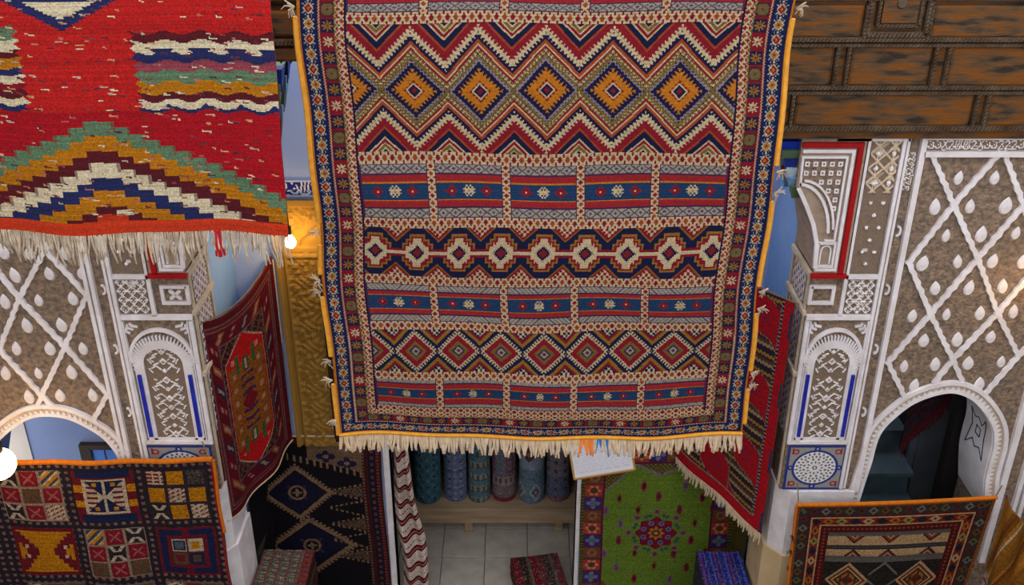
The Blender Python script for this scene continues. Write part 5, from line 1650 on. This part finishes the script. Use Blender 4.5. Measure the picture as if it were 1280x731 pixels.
# ---- rolled rugs standing on the bench
def roll_pat(kind, W, H):
    p = Pat(W, H, 0.008, (70, 110, 130))
    x, y = p.x, p.y
    base = [(54, 104, 122), (104, 122, 164), (84, 118, 134), (120, 104, 118), (104, 132, 150), (132, 118, 128)][kind]
    p.c[:] = base
    if kind == 0:
        n = np.sin(x * 60) * np.sin(y * 60); p.f(n > 0.55, (40, 76, 110)); p.f(n < -0.7, (96, 140, 120))
        p.f((abs(saw(x / 0.13) - .5) < 0.1) & (abs(saw(y / 0.11) - .5) < 0.12), (26, 34, 60))
    elif kind == 1:
        p.f((np.hypot(saw(x / 0.06) - .5, saw(y / 0.06) - .5) < 0.28), (150, 156, 190)); p.f((np.hypot(saw(x / 0.11) - .5, saw(y / 0.09) - .5) < 0.14), (70, 56, 110)); p.f(saw(y / 0.3) < 0.05, (60, 80, 140))
    elif kind == 2:
        p.f(saw(y / 0.12) < 0.5, (140, 146, 130)); p.f((saw(y / 0.12) < 0.4) & (saw(x / 0.05) < 0.35), (80, 64, 60)); p.f((y > 0.42) & (saw(x / 0.2) < 0.5), (50, 116, 140)); p.f(saw(y / 0.12) > 0.93, (60, 60, 80))
    elif kind == 3:
        m = (y > 0.28); p.f(m & ((saw(x / 0.06) < 0.18) | (saw(y / 0.06) < 0.18)), (130, 44, 56)); p.f(m & (saw(x / 0.26) < 0.4), (110, 110, 130))
        p.f((y > 0.17) & (y < 0.26), (150, 138, 130)); p.f((y > 0.19) & (y < 0.24) & (saw(x / 0.05) < 0.4), (110, 40, 50)); p.f(y < 0.05, (140, 30, 40)); p.f((np.hypot(saw(x / .12) - .5, (y - .11) / .12) < 0.3), (160, 120, 110))
    elif kind == 4:
        d = abs(saw(x / 0.24 + 0.1) - .5) * 2 + abs(y - 0.50) / 0.11; p.f(abs(y - 0.48) < 0.14, (150, 166, 186)); p.f(d < 0.7, (90, 46, 56)); p.f(d < 0.25, (150, 110, 100))
        d = abs(saw(x / 0.16) - .5) * 2 + abs(y - 0.12) / 0.11; p.f(abs(d - 0.7) < 0.12, (170, 180, 190)); p.f(d < 0.4, (90, 60, 80)); p.f(d < 0.2, (170, 170, 180))
    else:
        p.f((y < 0.26), (96, 104, 130)); p.f((np.hypot(saw(x / 0.09) - .5, saw(y / 0.09) - .5) < 0.2), (64, 56, 84)); p.f(y < 0.05, (150, 96, 90))
    p.c = p.c * 0.72 + np.array((92, 98, 104)) * 0.28
    return p.wool(0.1, 0.03).gain(0.85)
roll_lab = ['teal rolled rug, leftmost on the low bench beside the striped blanket', 'lilac blue rolled rug, second from left on the low bench', 'grey green banded rolled rug, third from left on the low bench',
            'rolled rug with red lattice and red end, fourth on the low bench', 'pale blue rolled rug with diamond motif, fifth on the low bench', 'greyish pink rolled rug, rightmost on the low bench']
rolls = [(534, 20, 0.125), (569, 16, 0.107), (599, 16, 0.104), (630, 17, 0.112), (665, 18, 0.12), (698, 16, 0.112)]
for i, (px, hw_, rad) in enumerate(rolls):
    rad *= 0.97
    Yc = 7.10 + (0.02 if i % 2 else 0.0)
    xc = atY(px, 605, Yc - 0.05)[0]
    t = thing('rolled_rug', (xc, Yc, 0.32), roll_lab[i], 'rug roll', 'rolled rugs on the bench')
    H_ = 1.25 + 0.1 * (i % 3)
    pp = roll_pat(i, 2 * math.pi * rad, H_)
    lean = 0.0
    def fn(U, V, rad=rad, xc=xc, Yc=Yc, H_=H_, lean=lean):
        a = -math.pi / 2 + 2 * math.pi * (U - 0.5)
        rr = rad * (1 - 0.05 * np.sin(V * 6)) * np.where(V < 0.03, 0.9 + V * 3.3, 1)
        return xc + rr * np.cos(a) + lean * V, Yc + rr * np.sin(a) + 0.10 * V, 0.32 + H_ * V + 0 * U
    rbod = grid_mesh('rolled_body', sheet(pp, fn), pp.c, 'pile', t, smooth=True)
    # spiral end on top
    mb = MB()
    sp = [(xc + lean + rad * (1 - k_ / 44) * math.cos(k_ * 0.5), Yc + 0.10 + rad * (1 - k_ / 44) * math.sin(k_ * 0.5), 0.32 + H_ - 0.012) for k_ in range(40)]
    mb.tube(sp, 0.011, 5); mb.build('spiral_end', 'grey_fringe', rbod)

# ---- red and white striped blanket gathered at the left jamb
p = Pat(0.42, 1.75, 0.006, (206, 194, 182))
x, y = p.x, p.y
v = saw(y / 0.155 + 0.05 * np.sin(x * 9))
p.f(v < 0.36, (100, 18, 32)); p.f((v > 0.14) & (v < 0.18), (180, 150, 140)); p.f((v > 0.62) & (v < 0.68) & (saw(x / 0.035) < 0.55), (140, 30, 40))
p.wool(0.08, 0.03)
bt = thing('striped_blanket', (-0.8, 6.3, 0), 'white blanket with dark red stripes gathered at the left of the doorway', 'blanket')
def bl(U, V):
    d = 1 - V
    wid = 0.07 + 0.14 * np.clip(d * 1.5, 0, 1)
    X = -0.915 + 0.02 * d + wid * U + 0.012 * np.sin(V * 9)
    Yd = YB + 0.02 + 0.045 * np.cos(U * math.pi * 3.2 + 0.5) * (0.6 + 0.4 * d) + 0.02 * np.sin(V * 11 + U * 5)
    Z = 0.02 + 1.75 * V - 0.055 * np.sin(U * math.pi) + 0.04 * U
    return X, Yd, np.maximum(Z, 0.012)
grid_mesh('blanket_cloth', sheet(p, bl), p.c, 'wool', bt, back=(0, 0.008, 0))

# ---- framed notice leaning out above the green rug
bx, bz = atY(716, 600, 6.0)
nb_ = thing('notice_board', (bx, 6.0, bz), 'white framed notice board with thin frame under the large kilim fringe', 'sign')
Wn, Hn = 0.44, 0.34
pn = Pat(Wn, Hn, 0.004, (206, 206, 214))
r5 = random.Random(9)
for j in range(13):
    yy_ = Hn - 0.10 - j * 0.017
    xx_ = 0.02
    while xx_ < Wn - 0.04:
        L_ = r5.uniform(0.01, 0.05)
        pn.f(pn.rect(xx_, xx_ + L_, yy_ + 0.002, yy_ + 0.007), (184, 184, 196)); xx_ += L_ + r5.uniform(0.006, 0.02)
for i, cc in enumerate([(220, 130, 60), (220, 130, 60), (40, 120, 200), (40, 120, 200)]):
    pn.f(pn.rect(0.12 + i * 0.045, 0.145 + i * 0.045, Hn - 0.06, Hn - 0.015), cc)
ax = Vector((math.cos(0.2), 0, math.sin(0.2)))
up = Vector((-math.sin(0.2) * 0.6, 0.62, 0.78)).normalized()
up = (up - ax * up.dot(ax)).normalized()
nr = ax.cross(up).normalized()
o_ = Vector((bx, 5.82, bz + 0.01))
bx2, bz2 = atY(718, 599, 5.82); o_ = Vector((bx2, 5.82, bz2))
relief('printed_sheet', pn, o_, ax, up, nr, nb_, 'print')
def bar(a, b, w=0.012):
    return MB().tube([a, b], w, 6)
c4 = [o_, o_ + ax * Wn, o_ + ax * Wn + up * Hn, o_ + up * Hn]
M['frame_wood'] = mat('light_frame_wood', (176, 130, 64), 0.6)
for i in range(4):
    bar(c4[i], c4[(i + 1) % 4], 0.008).build('frame_bar', 'frame_wood', nb_)
MB().tube([c4[2], (c4[2].x, YB - 0.01, c4[2].z + 0.12)], 0.004, 5).build('hanging_wire', 'rope', nb_)
MB().tube([c4[3], (c4[3].x, YB - 0.01, c4[3].z + 0.12)], 0.004, 5).build('hanging_wire', 'rope', nb_)

# ---- folded rugs
def folded(name, x0, x1, y0, y1, z0, z1, layers, pat_fn, label, rot=0.0, m='pile'):
    c = ((x0 + x1) / 2, (y0 + y1) / 2, z0)
    t = thing(name, c, label, 'folded rug')
    W, Dp = x1 - x0, y1 - y0
    h = (z1 - z0) / layers
    cr, sr = math.cos(rot), math.sin(rot)
    for i in range(layers):
        # each layer is a fold with a rounded front lip
        n = 8
        prof = [(Dp, 0)] + [(0.5 * h - 0.5 * h * math.sin(a), 0.5 * h - 0.5 * h * math.cos(a)) for a in np.linspace(0, math.pi, n)] + [(Dp, h)]
        L = np.concatenate([[0], np.cumsum([math.hypot(prof[k_ + 1][0] - prof[k_][0], prof[k_ + 1][1] - prof[k_][1]) for k_ in range(len(prof) - 1)])])
        pp = pat_fn(W, L[-1])
        pr = np.array(prof)
        def fn(U, V, i=i):
            yy_ = np.interp(V * L[-1], L, pr[:, 0]); zz_ = np.interp(V * L[-1], L, pr[:, 1])
            lx = (U - 0.5) * W * (1 - 0.015 * (i % 2)); ly = yy_ - Dp / 2
            zz_ = zz_ + i * h + 0.012 * np.sin(U * 7 + i) * np.sin(V * 3) * (1 if i == layers - 1 else 0)
            return c[0] + lx * cr - ly * sr, c[1] + lx * sr + ly * cr, z0 + np.maximum(zz_, 0.002)
        grid_mesh('folded_layer', sheet(pp, fn), pp.c, m, t, smooth=True)
        # edges of the fold
        for sd in (-1, 1):
            pts = [(c[0] + (sd * W / 2 * 0.97) * cr - (a - Dp / 2) * sr, c[1] + (sd * W / 2 * 0.97) * sr + (a - Dp / 2) * cr, z0 + i * h + b) for a, b in prof]
            mb = MB()
            mb.v += pts; mb.f.append(tuple(range(len(pts))) if sd < 0 else tuple(range(len(pts)))[::-1])
            mb.build('fold_edge', 'dark_wood', t)
    return t
def pat_blue(W, H):
    p = Pat(W, H, 0.007, (34, 40, 130))
    x, y = p.x, p.y
    for o_, c_ in ((0.0, (110, 90, 120)), (0.3, (120, 50, 90)), (0.55, (70, 90, 170))):
        p.f(abs(saw(x / 0.105 + o_) - 0.5) < 0.05, c_)
    p.f(RNG.random(x.shape) < 0.12, (110, 110, 160)); return p.wool(0.15, 0.03).gain(0.6)
def pat_grey(W, H):
    p = Pat(W, H, 0.007, (92, 82, 72))
    x, y = p.x, p.y
    p.f(saw(x / 0.07) < 0.25, (110, 50, 46)); p.f((saw(x / 0.07) > 0.5) & (saw(y / 0.03) < 0.4), (120, 116, 96)); p.f(x > W - 0.07, (110, 34, 34)); p.f((saw(y / 0.05 + x * 6) < 0.3), (70, 70, 66)); return p.wool(0.15, 0.04)
def pat_red(W, H):
    p = Pat(W, H, 0.007, (96, 24, 34))
    x, y = p.x, p.y
    p.f((saw(x / 0.2) > 0.35) & (saw(x / 0.2) < 0.6), (34, 38, 34)); p.f((saw(x / 0.2) > 0.65) & (saw(x / 0.2) < 0.75), (60, 90, 70)); p.f((x > W * 0.5) & (RNG.random(x.shape) < 0.4), (74, 60, 60)); p.f(RNG.random(x.shape) < 0.06, (150, 110, 100)); return p.wool(0.15, 0.04)
folded('folded_blue_rug', 1.35, 1.68, 5.2, 5.70, 0.0, 0.93, 8, pat_blue, 'bright blue striped rug folded in a pile in front of the green rug', 0.0, 'wool')
folded('folded_grey_rug', -1.83, -1.45, 5.22, 5.72, 0.0, 0.93, 8, pat_grey, 'grey green rug with fine stripes folded in a pile before the black rug', 0.0)
folded('folded_red_rug', 0.02, 0.43, 6.05, 6.52, 0.002, 0.16, 2, pat_red, 'dark red mottled rug folded on the floor in the doorway', 0.18)

# ---- rug with maroon fringe hanging inside the right arch
p = Pat(0.34, 1.1, 0.009, (64, 44, 50)); p.f(saw(p.y / 0.09) < 0.3, (70, 30, 36)); p.f(saw(p.x / 0.07 + p.y / 0.1) < 0.2, (40, 46, 60)); p.wool(0.12, 0.03)
ht = thing('hanging_dark_rug', (2.98, 6.0, 1.7), 'dark rug with maroon fringe hanging inside the right arch', 'rug')
def hr(U, V):
    return 2.83 + 0.34 * U, 6.0 + 0 * U + 0.02 * np.sin(U * 8), 1.66 + 0.56 * U + (1.25 - 0.56 * U) * V
grid_mesh('woven_field', sheet(p, hr), p.c, 'wool', ht, back=(0, 0.008, 0))
fringe('fringe', lambda t_: Vector(one(hr, t_, 0)), 60, 0.09, 'maroon_yarn', ht, 0.007, 0.3)

# ================================================================== lamps and ropes
def bulb(name, c, r_, m, label, cord_to, shape='pear'):
    t = thing(name, c, label, 'lamp', 'bare electric bulbs')
    c = Vector(c)
    prof = [(0.012 * r_ / 0.05, -1.15 * r_)]
    if shape == 'pear':
        prof = [(0.002, -1.25 * r_), (0.5 * r_, -1.12 * r_), (0.88 * r_, -0.7 * r_), (r_, -0.15 * r_), (0.85 * r_, 0.45 * r_), (0.5 * r_, 1.0 * r_), (0.36 * r_, 1.3 * r_), (0.34 * r_, 1.45 * r_)]
    else:
        prof = [(0.002 + r_ * math.sin(a), -r_ * math.cos(a)) for a in np.linspace(0.02, 2.75, 12)]
    MB().lathe(prof, c, 20).build('glass_bulb', m, t, smooth=True)
    zt = prof[-1][1]
    MB().lathe([(prof[-1][0] * 1.15, zt), (prof[-1][0] * 1.2, zt + 0.05), (prof[-1][0] * 0.7, zt + 0.06)], c, 14).build('socket', 'black', t)
    a = c + Vector((0, 0, zt + 0.06))
    b = Vector(cord_to)
    pts = [a.lerp(b, k_ / 10) + Vector((0, 0, -0.04 * math.sin(math.pi * k_ / 10))) for k_ in range(11)]
    MB().tube(pts, 0.004, 5).build('cord', 'black', t)
    return t
bx_, bz_ = atY(363, 302, 5.98)
bulb('light_bulb', (bx_, 5.98, bz_), 0.036, 'bulb', 'small glowing bare bulb against the ochre carved wall', (bx_ - 0.05, YB - 0.03, bz_ + 0.45))
bx_, bz_ = atY(-2, 580, 4.75)
bulb('bloom_sized_bulb', (bx_, 4.75, bz_), 0.095, 'globe', 'round glowing bulb enlarged to its bloom at the left edge over the patchwork rug', (bx_ - 0.25, YF, bz_ + 0.7), 'globe')  # bulb built oversized so its shape takes in the bloom around it
bx_, bz_ = atY(1300, 372, 4.98)
bulb('wall_globe', (bx_, 4.98, bz_), 0.05, 'globe', 'glowing globe lamp just past the right edge by the lattice wall', (bx_, YF, bz_ + 0.5), 'globe')

def rope(a, b, sag, label, r_=0.006, n=24):
    a, b = Vector(a), Vector(b)
    pts = [a.lerp(b, i / n) + Vector((0, 0, -sag * 4 * (i / n) * (1 - i / n))) for i in range(n + 1)]
    return MB().tube(pts, r_, 6).build('rope', 'rope', None, label, 'rope', 'ropes the rugs hang from')
rope((-SIDE, YK, KZ0 + KH + 0.012), (SIDE, YK, KZ0 + KH + 0.012), 0.0, 'taut rope across the courtyard carrying the large kilim', 0.01)
rope((-SIDE, YR + 0.003, RZ0 + RH + 0.01), (SIDE, YR + 0.003, RZ0 + RH + 0.01), 0.0, 'taut rope across the courtyard carrying the red kilim', 0.008)
rope((-1.87, PLY - 0.003, PLZ1 + 0.012), (XI_L - 0.06, YF - 0.032, PLZ1 + 0.07), 0.0, 'short cord tying the patchwork rug corner to the left pillar', 0.004, 6)
rope((QX0 + 0.01, QY + 0.01, QZ1 - 0.012), (XI_R + 0.10, YF - 0.03, QZ1 + 0.02), 0.0, 'short dark cord tying the brown rug to the right pillar', 0.004, 6)
rope((QX1 - 0.01, QY, QZ1 + 0.045), (3.145, YF - 0.03, QZ1 + 0.0), 0.0, 'short cord tying the brown rug corner to the lattice wall', 0.004, 6)
rope((-1.90, 5.21, 3.11), (-1.62, YB, 3.13), 0.12, 'slack cord carrying the medallion rug', 0.005)
rope((1.68, 5.2, 3.25), (1.235, YB, 3.21), 0.045, 'slack cord carrying the red lozenge kilim', 0.005)
